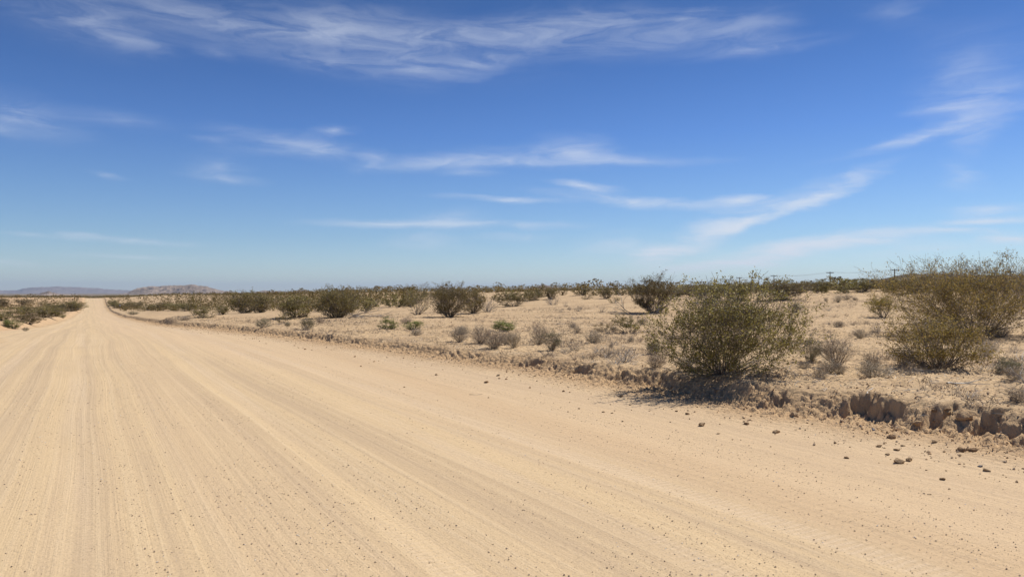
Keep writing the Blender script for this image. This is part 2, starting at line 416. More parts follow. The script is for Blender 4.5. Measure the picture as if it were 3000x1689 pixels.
hill('mountain', [(935, 859), (970, 855), (985, 854), (1000, 850), (1012, 847.2), (1024, 847.2), (1036, 851), (1045, 854.5), (1080, 855.5), (1110, 856), (1200, 858), (1300, 862)], 9000, 900, H_far, base=-40, seed=2)
hill('hill', [(40, 866), (90, 864), (115, 859), (130, 855), (142, 852), (152, 854.5), (170, 859), (200, 861.5), (250, 865), (280, 868)], 2600, 160, H_tan, base=-12, seed=3)
hill('hill', [(-120, 866), (-60, 862), (0, 864.5), (40, 866), (70, 869)], 2900, 160, H_tan, base=-12, seed=13)
hill('hill', [(215, 868), (250, 862.5), (290, 864.5), (330, 864.5), (400, 869)], 2300, 120, H_tan, base=-12, seed=14)
hill('hill', [(290, 868), (345, 861), (375, 857), (392, 847), (408, 841.5), (425, 839.5), (445, 836.5), (462, 838), (480, 836.5), (500, 835), (530, 835.5), (545, 833), (562, 831.8), (580, 835), (605, 838), (620, 843), (645, 849), (690, 855), (760, 862)], 4300, 420, H_tan, rough=.2, base=-20, seed=4)
hill('hill', [(700, 862), (730, 857), (755, 854), (775, 849.2), (790, 852), (802, 853), (815, 851.5), (830, 852.5), (845, 854), (860, 851), (880, 848), (895, 848.5), (915, 853), (940, 857.5), (1000, 862)], 5200, 420, H_tan, rough=.2, base=-20, seed=5)
hill('hill', [(1440, 850), (1500, 847), (1555, 843.5), (1572, 840), (1582, 835.5), (1594, 833.3), (1608, 835.5), (1625, 840.5), (1640, 844), (1660, 843.5), (1690, 845), (1740, 849)], 3300, 200, H_tan, rough=.18, base=5, seed=6)
hill('hill', [(1960, 846), (2005, 841), (2020, 837), (2045, 834), (2068, 835), (2090, 839), (2130, 843), (2200, 848)], 2600, 150, H_tan, rough=.15, base=5, seed=7)
hill('hill', [(2440, 842), (2530, 828), (2580, 818), (2620, 808), (2645, 803), (2672, 799), (2700, 801), (2760, 800), (2820, 803.5), (2900, 805), (3000, 804), (3100, 806), (3400, 812), (3700, 830)], 1000, 130, H_dark, rough=.05, base=4, seed=8)

# ------------------------------------------------------------------ plants
def tubes(P0, P1, r0, r1, var, n=3):
    P0 = np.asarray(P0); P1 = np.asarray(P1); r0 = np.asarray(r0); r1 = np.asarray(r1)
    d = P1 - P0; L = np.linalg.norm(d, axis=1, keepdims=True) + 1e-9; d = d / L
    ref = np.where(np.abs(d[:, 2:3]) > .9, np.array([[1., 0, 0]]), np.array([[0, 0, 1.]]))
    a = np.cross(d, ref); a /= np.linalg.norm(a, axis=1, keepdims=True); b = np.cross(d, a)
    V = []
    for P, r in ((P0 - d * 0.2 * r0[:, None], r0), (P1, r1)):
        for k in range(n):
            an = 2 * math.pi * k / n
            V.append(P + (a * math.cos(an) + b * math.sin(an)) * r[:, None])
    V = np.stack(V, 1); N = len(P0)
    base = (np.arange(N) * 2 * n)[:, None, None]
    f = np.array([[k, (k + 1) % n, n + (k + 1) % n, n + k] for k in range(n)])[None]
    return V.reshape(-1, 3), (base + f).reshape(-1, 4), np.repeat(np.asarray(var), 2 * n)
def leaves(P, size, rng, droop=0.0, asp=.55):
    N = len(P)
    u = rng.normal(size=(N, 3)); u /= np.linalg.norm(u, axis=1, keepdims=True)
    w = rng.normal(size=(N, 3)); w -= u * (u * w).sum(1, keepdims=True); w /= np.linalg.norm(w, axis=1, keepdims=True)
    s = (size * rng.uniform(.6, 1.35, N))[:, None]
    V = np.stack([P - u * s * .5, P + w * s * asp * .5, P + u * s * .5, P - w * s * asp * .5], 1)
    f = np.arange(4 * N).reshape(N, 4)
    var = np.repeat(rng.uniform(0, 1, N), 4)
    return V.reshape(-1, 3), f, var

def bush_geo(seed, W, H, stems, step, leaf, n_leaf, spread=.05, tilt=(8, 74), lstart=.42, r_stem=.012, p_br=.42, overs=.12, flat_top=.55, maxlev=4, lobes=0.22, low=.15, segcap=3000, rmin=.0016, trop=.035):
    """fan of wandering stems inside a lumpy envelope; W half width, H height (metres)"""
    rg = random.Random(seed); rng = np.random.RandomState(seed)
    ph = [rg.uniform(0, 6.28) for _ in range(6)]
    def env(x, y, z):
        a = math.atan2(y, x); zz = z / H
        k = 1 + lobes * (math.sin(2 * a + ph[0] + 3 * zz) * .5 + math.sin(3 * a + ph[1]) * .5 + math.sin(5 * a + ph[2] + 5 * zz) * .35)
        if zz < flat_top: rr = low + (1 - low) * math.sin(min(1, zz / flat_top) * math.pi / 2)
        else: rr = math.sqrt(max(0, 1 - ((zz - flat_top) / (1 - flat_top)) ** 2)) if zz < 1 else 0
        return math.hypot(x, y) / max(1e-4, W * rr * k) if rr > 0 else 9
    S0, S1, R0, R1, SV, LP = [], [], [], [], [], []
    stack = []
    for i in range(stems):
        a = rg.uniform(0, 6.283)
        tl = math.radians(tilt[0] + (tilt[1] - tilt[0]) * rg.random() ** .62)
        d = (math.sin(tl) * math.cos(a), math.sin(tl) * math.sin(a), math.cos(tl))
        b = rg.uniform(0, .05 * W * 2)
        over = 1.0 + (rg.uniform(.03, .18) if rg.random() < overs else rg.uniform(-.28, .02))
        stack.append(((math.cos(a) * b, math.sin(a) * b, -.03), d, r_stem * rg.uniform(.6, 1.15), 0, over, rg.random()))
    Rm = max(W, H)
    while stack:
        j = rg.randrange(len(stack)); stack[j], stack[-1] = stack[-1], stack[j]
        p, d, r, lev, over, sv = stack.pop()
        n = 0
        if len(S0) > segcap: p_br = 0
        while n < 60:
            n += 1
            st = step * rg.uniform(.7, 1.3)
            q = .16 + .04 * lev
            d = [d[0] + rg.gauss(0, q), d[1] + rg.gauss(0, q), d[2] + rg.gauss(0, q) * .8 + trop]
            l = math.sqrt(d[0] ** 2 + d[1] ** 2 + d[2] ** 2); d = [c / l for c in d]
            if d[2] < -.05: d[2] = rg.uniform(0, .2)
            p2 = (p[0] + d[0] * st, p[1] + d[1] * st, p[2] + d[2] * st)
            r2 = max(r * .90, rmin)
            S0.append(p); S1.append(p2); R0.append(r); R1.append(r2); SV.append(sv)
            e = env(p2[0] / over, p2[1] / over, p2[2] / over)
            fr = math.sqrt(p2[0] ** 2 + p2[1] ** 2 + (p2[2] * W / H) ** 2) / W
            if fr > lstart * rg.uniform(.7, 1.2) and rg.random() < .9: LP.append((p2, d, fr))
            if e > 1 or p2[2] > H * over: break
            if lev < maxlev and n > 1 and len(stack) < segcap * .04 and rg.random() < p_br:
                q2 = .62
                dd = [d[0] + rg.gauss(0, q2), d[1] + rg.gauss(0, q2), d[2] + rg.gauss(0, q2) * .7 + .05]
                l = math.sqrt(sum(c * c for c in dd)) + 1e-6
                stack.append((p2, [c / l for c in dd], r2 * .72, lev + 1, over * rg.uniform(.85, 1.02), sv))
            p = p2; r = r2
    return S0, S1, R0, R1, SV, LP, rng
def bush_meshes(name, seed, W, H, leafmat, barkmat, stems, step, leaf, n_leaf, spread, asp=.55, cap=60000, **kw):
    S0, S1, R0, R1, SV, LP, rng = bush_geo(seed, W, H, stems, step, leaf, n_leaf, spread, **kw)
    V, f, var = tubes(S0, S1, R0, R1, SV)
    bm = newmesh('branches', V, f.ravel(), 4, [barkmat], attrs=dict(var=var))
    if not LP: return bm, None
    P = np.array([l[0] for l in LP])
    tot = len(P) * n_leaf
    if tot > cap: n_leaf = max(2, int(cap / len(P)))
    clump = rng.uniform(0, 1, len(P)) ** 1.6
    k = 5.5 / max(W, H)
    cl = pn(P[:, 0] * k + seed, P[:, 2] * k, 5) + pn(P[:, 1] * k, P[:, 2] * k + seed, 6) + .5 * pn(P[:, 0] * k * 2, P[:, 1] * k * 2, 7)
    cnt = (clump * 2.5 * n_leaf * np.clip(1.0 + 1.9 * cl, 0.08, 2.6) + .3).astype(int)
    PP = np.repeat(P, cnt, 0)
    PP = PP + rng.normal(size=PP.shape) * spread
    keep = PP[:, 2] > .02
    PP = PP[keep]
    V, f, var = leaves(PP, leaf, rng, asp=asp)
    lm = newmesh('foliage', V, f.ravel(), 4, [leafmat], attrs=dict(var=var))
    print(name, 'segs', len(S0), 'leaves', len(PP))
    return bm, lm

def joined(bm, lm, name):
    """one mesh with both materials, for bushes too small to show parts"""
    parts = [m for m in (bm, lm) if m]
    V = []; Fq = []; MI = []; VA = []; off = 0
    for i, m in enumerate(parts):
        v = np.zeros(len(m.vertices) * 3, np.float32); m.vertices.foreach_get('co', v)
        l = np.zeros(len(m.loops), np.int32); m.loops.foreach_get('vertex_index', l)
        a = np.zeros(len(m.vertices), np.float32); m.attributes['var'].data.foreach_get('value', a)
        V.append(v.reshape(-1, 3)); Fq.append(l + off); MI.append(np.full(len(l) // 4, i)); VA.append(a); off += len(v) // 3
    return newmesh(name, np.concatenate(V), np.concatenate(Fq), 4, [m.materials[0] for m in parts], mi=np.concatenate(MI), attrs=dict(var=np.concatenate(VA)))

# prototypes with height 1, half width .5 (scaled on placing)
PROTO = {}
def proto(kind, n, fn): PROTO[kind] = [fn(i) for i in range(n)]
proto('creosote', 6, lambda i: bush_meshes('creosote', 100 + i, .5, 1, M['leaf_far'], M['bark'], 26 + 4 * i, .060, .034, 4, .026, p_br=.36, lstart=.32, r_stem=.011, low=.35, cap=16000, overs=.22, lobes=.30 + .06 * (i % 3), segcap=1900, rmin=.0018))
proto('creosote_small', 3, lambda i: bush_meshes('small', 140 + i, .5, 1, M['leaf_far'], M['bark'], 15, .085, .05, 4, .035, p_br=.36, lstart=.35, r_stem=.012, low=.4, cap=6000, segcap=700, rmin=.0025))
proto('green', 3, lambda i: bush_meshes('green', 160 + i, .5, 1, M['leaf_green'], M['bark'], 26, .075, .050, 5, .03, p_br=.34, lstart=.35, r_stem=.012, low=.4, tilt=(5, 62), cap=7000, asp=.35))
proto('far', 5, lambda i: bush_meshes('far', 180 + i, .5, 1, M['leaf_far'], M['bark'], 13, .12, .095, 4, .05, p_br=.36, lstart=.38, r_stem=.014, low=.5, rmin=.004, maxlev=3, cap=1600, overs=.25, lobes=.4))
proto('dry', 6, lambda i: bush_meshes('dry', 200 + i, .5, 1, M['twig_dry'], M['twig_dry'], 70, .085, .045, 2, .02, p_br=.42, lstart=.55, r_stem=.007, low=.35, tilt=(3, 52), asp=.14, segcap=2600, rmin=.0022, cap=3500, maxlev=3))
proto('dry_green', 3, lambda i: bush_meshes('drygreen', 220 + i, .5, 1, M['leaf_grey'], M['twig_dry'], 60, .085, .050, 3, .025, p_br=.42, lstart=.6, r_stem=.007, low=.35, tilt=(3, 52), asp=.2, segcap=2600, rmin=.0022, cap=5000, maxlev=3))
proto('dead', 3, lambda i: bush_meshes('dead', 240 + i, .5, 1, M['twig_grey'], M['twig_grey'], 42, .09, .03, 1, .02, p_br=.35, lstart=.6, r_stem=.009, low=.35, tilt=(8, 80), asp=.12, cap=800, maxlev=3))
proto('bleached', 2, lambda i: bush_meshes('bleached', 260 + i, .5, 1, M['twig_white'], M['twig_white'], 22, .11, .03, 1, .02, p_br=.3, lstart=2.0, r_stem=.014, low=.5, tilt=(8, 78), maxlev=2))
FARJ = [joined(b, l, 'creosote_bush') for b, l in PROTO['far']]

used = {}
def place_bush(kind, px, py, hpx, wpx, label, cat='bush', group=None, name=None, meshes=None, simple=False, rz=None):
    g = ground_at(px, py)
    if g is None: print('no ground', px, py); return None
    X, Y, D = g
    z = float(height(X, Y))
    h = hpx / F * D * (.90 if kind == 'creosote' and meshes is None and px > 1450 else 1.03); w = wpx / F * D * (1.22 if meshes is None else 1)
    i = used.get(kind, 0); used[kind] = i + 1
    rz = RNG.uniform(0, 6.28) if rz is None else rz
    nm = name or {'creosote': 'creosote_bush', 'creosote_small': 'creosote_bush', 'green': 'green_bush', 'dry': 'dry_shrub', 'dry_green': 'dry_shrub', 'dead': 'dead_shrub', 'bleached': 'dead_shrub', 'far': 'creosote_bush'}[kind]
    if simple or kind == 'far':
        o = link(nm, FARJ[i % len(FARJ)]); o.location = (X, Y, z - .02)
    else:
        bm, lm = meshes or PROTO[kind][i % len(PROTO[kind])]
        o = empty(nm, (X, Y, z - .02))
        link('branches', bm, o)
        if lm: link('foliage', lm, o)
    o.rotation_euler = (0, 0, rz)
    if meshes is None: o.scale = (w, w, h)
    tag(o, label, cat, group)
    PLACED.append((X, Y, max(w, 1)))
    return o, D
PLACED = []

# --- hero bushes, modelled at real size
def hero(px, py, hpx, wl, mats, seed, label, name='creosote_bush', yoff=0, **kw):
    X, Y, D = ground_at(px, py)
    H = hpx / F * D; W = wl / F * D
    ms = bush_meshes(name, seed, W, H, M[mats], M['bark'], **kw)
    return place_bush('creosote', px, py, hpx, wl * 2, label, name=name, meshes=ms, rz=0)
hero(2118, 1098, 272, 232, 'leaf', 301, 'large airy creosote bush with yellow flecks standing right on the edge of the road bank',
     stems=95, step=.095, leaf=.034, n_leaf=3.7, spread=.028, p_br=.27, lstart=.22, r_stem=.0085, low=.55, flat_top=.45, cap=46000, tilt=(4, 84), overs=.2, segcap=9000, rmin=.0023, lobes=.10, trop=.035)
hero(2855, 985, 214, 345, 'leaf_rust', 302, 'biggest bush of all, spreading dark trunked creosote cut by the right edge of the photo',
     stems=95, step=.12, leaf=.044, n_leaf=5.5, spread=.055, p_br=.34, lstart=.30, r_stem=.015, low=.45, cap=46000, overs=.35, tilt=(4, 80), lobes=.34, flat_top=.55, trop=.03, segcap=11000, rmin=.0030)
hero(2752, 1080, 172, 158, 'leaf_rust', 303, 'rusty olive bush sprawling in front of the biggest bush at the right',
     stems=60, step=.085, leaf=.030, n_leaf=5, spread=.036, p_br=.34, lstart=.28, r_stem=.009, low=.4, cap=26000, tilt=(15, 84), lobes=.4, segcap=5000)
hero(1915, 917, 112, 66, 'leaf_far', 304, 'tall dark creosote with bare dead branches reaching out of its right side',
     stems=55, step=.13, leaf=.055, n_leaf=4.5, spread=.055, p_br=.4, lstart=.28, r_stem=.022, low=.35, cap=30000, tilt=(4, 66), overs=.3, segcap=3200, rmin=.004)
hero(1318, 929, 105, 76, 'leaf_far', 305, 'broad olive creosote in the middle distance with tufted top above the skyline',
     stems=60, step=.13, leaf=.055, n_leaf=4.5, spread=.055, p_br=.4, lstart=.28, r_stem=.020, low=.35, cap=30000, tilt=(4, 70), overs=.25, segcap=3200, rmin=.004)
hero(1225, 923, 92, 50, 'leaf_far', 306, 'thin see-through creosote just left of the broad tufted one',
     stems=26, step=.13, leaf=.050, n_leaf=3, spread=.05, p_br=.34, lstart=.5, r_stem=.020, low=.3, cap=5500, tilt=(4, 66), overs=.4, segcap=1300, rmin=.004)
hero(985, 932, 86, 76, 'leaf_far', 307, 'wide creosote with a heap of grey dead branches low on its right side',
     stems=62, step=.14, leaf=.060, n_leaf=4.5, spread=.06, p_br=.4, lstart=.28, r_stem=.020, low=.4, cap=30000, tilt=(4, 78), overs=.25, segcap=3200, rmin=.004)
hero(2590, 931, 72, 56, 'leaf_rust', 308, 'neat vase shaped small creosote on open sand, left of the biggest bush',
     stems=30, step=.08, leaf=.04, n_leaf=4.5, spread=.03, p_br=.38, lstart=.5, r_stem=.014, low=.2, cap=9000, tilt=(4, 62), segcap=1500, rmin=.002)

HAND = [
 # kind, px, py, h, w, label
 ('creosote', 870, 930, 68, 108, 'dense olive creosote left of the wide one with the heap of dead branches'),
 ('creosote', 762, 916, 56, 75, 'olive creosote behind the round grey shrub, right of the tall one above the far hills'),
 ('creosote', 714, 917, 66, 82, 'tall creosote with tufts against the sky beside the far brown hill'),
 ('creosote', 650, 922, 30, 36, 'small dark round creosote left of the tall one beside the far hill'),
 ('creosote', 600, 931, 36, 72, 'low wide creosote near the bank where the road begins to dip'),
 ('creosote_small', 568, 925, 66, 36, 'tall skinny sparse creosote poking above the far brown hill'),
 ('creosote', 2083, 884, 66, 92, 'grey olive creosote behind the large airy bush on the bank'),
 ('creosote', 2160, 880, 62, 80, 'olive creosote right behind the top of the large airy bush'),
 ('creosote', 2288, 878, 60, 112, 'wide dark creosote on open sand behind the right side of the airy bush'),
 ('creosote', 2034, 868, 30, 52, 'dark small creosote left of the grey olive one behind the airy bush'),
 ('creosote', 1979, 869, 28, 62, 'dark creosote under the dead branches of the tall dark one'),
 ('creosote', 1500, 898, 50, 96, 'olive creosote with dark stems at the left end of the open sand'),
 ('creosote', 1562, 880, 34, 58, 'dense low creosote at the back edge of the open sand'),
 ('creosote', 1388, 918, 66, 62, 'olive bush leaning against the right side of the broad tufted creosote'),
 ('dead', 1430, 914, 44, 62, 'pale half dead bush right of the broad tufted creosote'),
 ('creosote', 1617, 876, 34, 40, 'dark creosote behind the little bare stemmed bush on the open sand'),
 ('dead', 1617, 893, 27, 46, 'little bare stemmed bush alone on the open sand below the tan far hill'),
 ('creosote_small', 1722, 877, 13, 34, 'tiny flat green bush out on the open sand'),
 ('creosote', 1775, 874, 40, 38, 'small upright creosote with feathery top beside a far power pole'),
 ('creosote_small', 1800, 888, 22, 34, 'low rusty bush left of the tall dark creosote with dead branches'),
 ('green', 1475, 971, 34, 72, 'bright green upright bush behind the row of dry grey shrubs'),
 ('green', 1212, 966, 24, 60, 'small bright green dome of a bush alone on the sand'),
 ('green', 1136, 966, 36, 52, 'small yellow green bush with dry stems, left of the bright green dome'),
 ('creosote_small', 1842, 976, 58, 92, 'low spreading green creosote in front of the tall dark one'),
 ('creosote_small', 1775, 972, 30, 62, 'low left lobe bush beside the spreading green creosote'),
 ('creosote_small', 830, 948, 36, 46, 'small sparse creosote with visible stems beside the round grey shrub'),
 ('dry_green', 771, 959, 28, 42, 'round pale grey green shrub on top of the road bank'),
 ('dry_green', 898, 966, 38, 38, 'upright grey green shrub on the bank below the dense olive creosote'),
 ('dry_green', 843, 957, 14, 17, 'tiny grey green tuft between two shrubs near the bank'),
 ('dry', 939, 948, 18, 22, 'tiny bare dry tuft right of the upright grey green shrub'),
 ('creosote_small', 1088, 902, 10, 14, 'tiny dark tuft on bare sand left of the thin see-through creosote'),
 ('dry', 1348, 1003, 44, 48, 'leftmost dry shrub of the row behind the road bank'),
 ('dry', 1408, 1008, 60, 60, 'tall tan dry shrub, second from the left in the dry row'),
 ('dry', 1449, 1023, 54, 64, 'tan dry shrub in the middle of the dry row nearest the bank'),
 ('dry', 1482, 1012, 40, 40, 'dry shrub just below the bright green upright bush'),
 ('dry', 1506, 1021, 54, 44, 'rightmost dry shrub of the row, beneath the bright green upright bush'),
 ('dry', 1578, 1012, 62, 46, 'tan dry shrub of a pair, the one standing behind'),
 ('dry_green', 1616, 1028, 62, 58, 'brownish shrub of a pair, with some green at its top'),
 ('dead', 1684, 1028, 42, 52, 'grey dead shrub right of the tan and brownish pair'),
 ('dead', 1655, 1036, 18, 40, 'low grey dead tuft at the foot of the grey dead shrub'),
 ('dead', 1757, 1035, 26, 52, 'low grey dead twigs near the bank, left of the pale twig heap'),
 ('dead', 1757, 1004, 20, 50, 'low grey twigs farther back from the bank, above another low heap'),
 ('bleached', 1800, 1066, 50, 60, 'pale dead twig heap lying open at the bank edge'),
 ('dead', 1826, 1062, 52, 84, 'grey dead shrub tangled with the pale twig heap'),
 ('dry_green', 1917, 1040, 44, 38, 'grey green shrub at the left foot of the large airy bush'),
 ('dead', 1680, 1091, 16, 26, 'small grey dead tuft growing out of the bank face'),
 ('dead', 1657, 899, 16, 18, 'small grey tuft on the open sand, farthest of three'),
 ('dead', 1669, 909, 12, 14, 'smallest grey tuft on the open sand, between two others'),
 ('dead', 1694, 912, 20, 24, 'grey tuft with spiky stems on the open sand, rightmost of three'),
 ('dead', 1766, 915, 22, 24, 'grey tuft on sand left of the tall dark creosote'),
 ('dead', 1640, 951, 7, 44, 'flat grey mat of twigs on the sand behind the dry pair'),
 ('dry_green', 2330, 915, 30, 34, 'grey green tuft peeking out right of the airy bush'),
 ('dead', 2352, 884, 13, 20, 'little grey tuft on far sand, leftmost of a scattered few'),
 ('dry', 2455, 886, 21, 24, 'dark grey dry tuft of a touching pair on far sand, left one'),
 ('dry', 2482, 878, 16, 28, 'dark grey dry tuft of a touching pair on far sand, right one'),
 ('dead', 2423, 912, 15, 32, 'flat grey tuft alone midway across the open sand'),
 ('dry', 2505, 881, 12, 15, 'dark small tuft left of the neat vase shaped creosote'),
 ('dry', 2420, 883, 12, 12, 'tiny tan tuft on far sand left of the touching pair'),
 ('dry_green', 2372, 1062, 76, 78, 'pale green topped wispy shrub right of the large airy bush'),
 ('dry', 2450, 1078, 92, 88, 'tall grey brown dry shrub beside the pale green wispy one'),
 ('dry', 2552, 1090, 60, 46, 'dry shrub between the tall grey brown one and the white twigs'),
 ('bleached', 2526, 1086, 30, 36, 'small bleached stems at the left foot of the dry shrub'),
 ('bleached', 2624, 1110, 44, 54, 'white bleached dead twigs left of the rusty olive bush'),
 ('dead', 2900, 1092, 34, 90, 'heap of dead sticks right of the rusty olive bush'),
 ('dry_green', 2958, 1098, 52, 66, 'grey wispy shrub in the right corner below the biggest bush'),
 ('creosote_small', 2915, 985, 34, 70, 'low rusty green bush under the right side of the biggest bush'),
 ('creosote', 2402, 853, 40, 74, 'dark creosote on the skyline near the second power pole from right'),
 ('creosote', 2526, 854, 48, 110, 'wide dark creosote on the skyline left of the far scrubby ridge'),
 ('creosote', 2612, 851, 44, 86, 'dark creosote in front of the far scrubby ridge'),
 ('creosote', 2690, 858, 50, 100, 'dark creosote behind the left side of the biggest bush'),
 ('creosote', 2345, 857, 34, 66, 'dark creosote on the skyline behind the right side of the airy bush'),
 # left of the road
 ('green', 38, 961, 28, 52, 'bright green low bush at the lower left, nearest of the left side'),
 ('creosote', 84, 949, 30, 60, 'grey green bush behind the bright low bush at the left edge'),
 ('creosote', 9, 941, 28, 44, 'olive bush cut by the left edge above the road'),
 ('creosote', 44, 931, 34, 70, 'dark creosote in the left cluster, second from the edge'),
 ('creosote', 92, 930, 36, 70, 'dark creosote in the middle of the left cluster'),
 ('creosote', 135, 931, 32, 62, 'dark creosote at the right end of the left cluster'),
 ('creosote', 163, 927, 30, 50, 'smaller creosote beside the cutting on the left side of the road'),
 ('green', 183, 931, 9, 22, 'tiny green tuft at the left cutting beside the road'),
 ('dry_green', 76, 969, 12, 16, 'tiny grey green tuft below the left cluster at the road edge'),
 ('creosote', 203, 912, 32, 70, 'dark green creosote standing close to the left edge of the road'),
 ('creosote', 222, 905, 20, 36, 'creosote behind the dark green one at the left road edge'),
 ('creosote', 128, 895, 14, 36, 'small creosote on pale sand left of the road'),
 ('creosote', 68, 893, 18, 42, 'small creosote on pale sand near the left edge of the photo'),
 ('creosote', 5, 900, 26, 44, 'creosote at the very left edge, above the cluster'),
 ('creosote', 150, 908, 18, 46, 'creosote between the left cluster and the pale sand'),
 # right of the road, in the dip
 ('creosote', 330, 896, 18, 30, 'first creosote beside the right edge of the road in the dip'),
 ('creosote', 340, 903, 18, 30, 'creosote just behind the little marker sign'),
 ('creosote', 365, 905, 20, 40, 'creosote right of the little marker sign'),
 ('creosote', 398, 904, 22, 44, 'creosote in the band right of the marker sign, before the mound'),
 ('creosote', 440, 909, 18, 40, 'dark creosote on the left shoulder of the sand mound'),
 ('creosote', 475, 908, 22, 44, 'dark creosote behind the crest of the sand mound'),
 ('creosote', 512, 909, 22, 46, 'dark creosote above the right half of the sand mound'),
 ('creosote', 548, 910, 24, 48, 'dark creosote behind the skinny sparse one'),
 ('dry_green', 388, 922, 10, 32, 'grey green tuft on the bank below the marker sign'),
 ('dry', 539, 939, 13, 34, 'small grey shrub on the bank beside the low wide creosote'),
]
for k, px, py, h, w, lab in HAND:
    place_bush(k, px, py, h, w, lab, 'bush' if 'creosote' in k or k == 'green' else 'shrub')

rg = random.Random(12); n = 0
while n < 60:
    px = rg.uniform(1150, 3050); py = rg.uniform(905, 1190)
    g = ground_at(px, py)
    if g is None or g[0] < float(REdge(np.array(g[1]))) + .8: continue
    if float(pn(g[0] * .35, g[1] * .35, 93)) < -.05: continue
    k = rg.choice(['dry', 'dry', 'dry', 'dead', 'bleached'])
    h = rg.uniform(.12, .34) * F / g[2]
    place_bush(k, px, py, h, h * rg.uniform(.9, 1.7), 'low straw grey tuft, one of many small dry ones dotted over the sandy flat', 'tuft', 'small dry tufts dotted over the sandy flat', name='dry_tuft')
    n += 1
# --- bare dead branches and sticks
def stick_mesh(seed, L, n, forks, r, curve=.25, lift=0.0):
    rg = random.Random(seed); S0, S1, R0, R1, V = [], [], [], [], []
    stack = [((0, 0, r), [1, 0, lift], r, n, 0)]
    while stack:
        p, d, rr, k, lev = stack.pop()
        for i in range(k):
            d = [d[0] + rg.gauss(0, curve), d[1] + rg.gauss(0, curve), d[2] + rg.gauss(0, curve) * .5]
            l = math.sqrt(sum(c * c for c in d)); d = [c / l for c in d]
            s = L / n; p2 = (p[0] + d[0] * s, p[1] + d[1] * s, max(.004, p[2] + d[2] * s))
            S0.append(p); S1.append(p2); R0.append(rr); R1.append(rr * .85); V.append(rg.random())
            if lev < 2 and rg.random() < forks:
                stack.append((p2, [d[0] + rg.gauss(0, .7), d[1] + rg.gauss(0, .7), d[2] + rg.gauss(0, .3)], rr * .7, max(2, k - i - 1), lev + 1))
            p = p2; rr *= .85
    Vv, f, var = tubes(S0, S1, R0, R1, V, 5)
    return newmesh('stick', Vv, f.ravel(), 4, [M['twig_grey']], smooth=True, attrs=dict(var=var))
def put_stick(name, px, py, seed, L, rz, label, cat='stick', n=7, forks=.2, r=.014, lift=0.0, dz=0, ry=0, mat=None, curve=.25):
    g = ground_at(px, py); X, Y, D = g
    o = link(name, stick_mesh(seed, L, n, forks, r, curve, lift)); o.location = (X, Y, float(height(X, Y)) + dz); o.rotation_euler = (0, ry, rz)
    if mat: o.data.materials[0] = mat
    tag(o, label, cat)
put_stick('fallen_branch', 2775, 1131, 1, .62, -.1, 'pale fallen branch lying on sand below the rusty olive bush', n=8, r=.016, mat=M['twig_white'])
put_stick('fallen_stick', 2540, 1153, 2, .36, .5, 'curved bleached stick standing up from the sand above the bank', n=6, r=.009, lift=.5, mat=M['twig_white'])
put_stick('fallen_stick', 2790, 1205, 3, .28, -.4, 'thin dark twig lying on the bank top near the right edge', n=6, r=.005)
put_stick('fallen_stick', 2380, 1122, 4, .45, -.3, 'thin crooked twig on the sand right of the airy bush shadow', n=8, r=.006)
put_stick('fallen_stick', 1250, 1051, 5, .3, .2, 'short brown stick lying on the road shoulder', n=5, r=.007, forks=0)
put_stick('fallen_stick', 1375, 1156, 6, .22, -.3, 'tiny pale twig alone on the smooth sandy shoulder', n=5, r=.004, forks=0)
for i, (px, py, L, rz, lf) in enumerate([(1030, 932, 2.2, -.45, .25), (1050, 933, 1.8, -.8, .05), (1020, 934, 2.0, -.1, .12), (1065, 931, 1.3, -2.2, .2)]):
    put_stick('dead_branch', px, py, 20 + i, L, rz, 'grey dead branch in the heap beside the wide creosote', 'branch', n=9, forks=.5, r=.028, lift=lf)
    C.objects[-1]['group'] = 'dead branches heaped beside the wide creosote'
for i, (px, py, L, rz, lf) in enumerate([(1850, 918, 2.0, 2.4, .10), (1860, 919, 1.6, 2.9, .02), (1835, 921, 1.2, 2.0, .1)]):
    put_stick('dead_branch', px, py, 30 + i, L, rz, 'grey dead branch lying left of the tall dark creosote', 'branch', n=9, forks=.5, r=.026, lift=lf)
    C.objects[-1]['group'] = 'dead branches lying left of the tall dark creosote'
for i, (rz, L, lf) in enumerate([(-.45, 3.3, .95), (-.7, 3.1, .75)]):
    put_stick('dead_branch', 1925, 918, 40 + i, L, rz, ['bare dead branch forking against the sky right of the tall dark creosote', 'lower bare dead branch reaching right out of the tall dark creosote'][i], 'branch', n=12, forks=.42, r=.035, lift=lf, curve=.16)

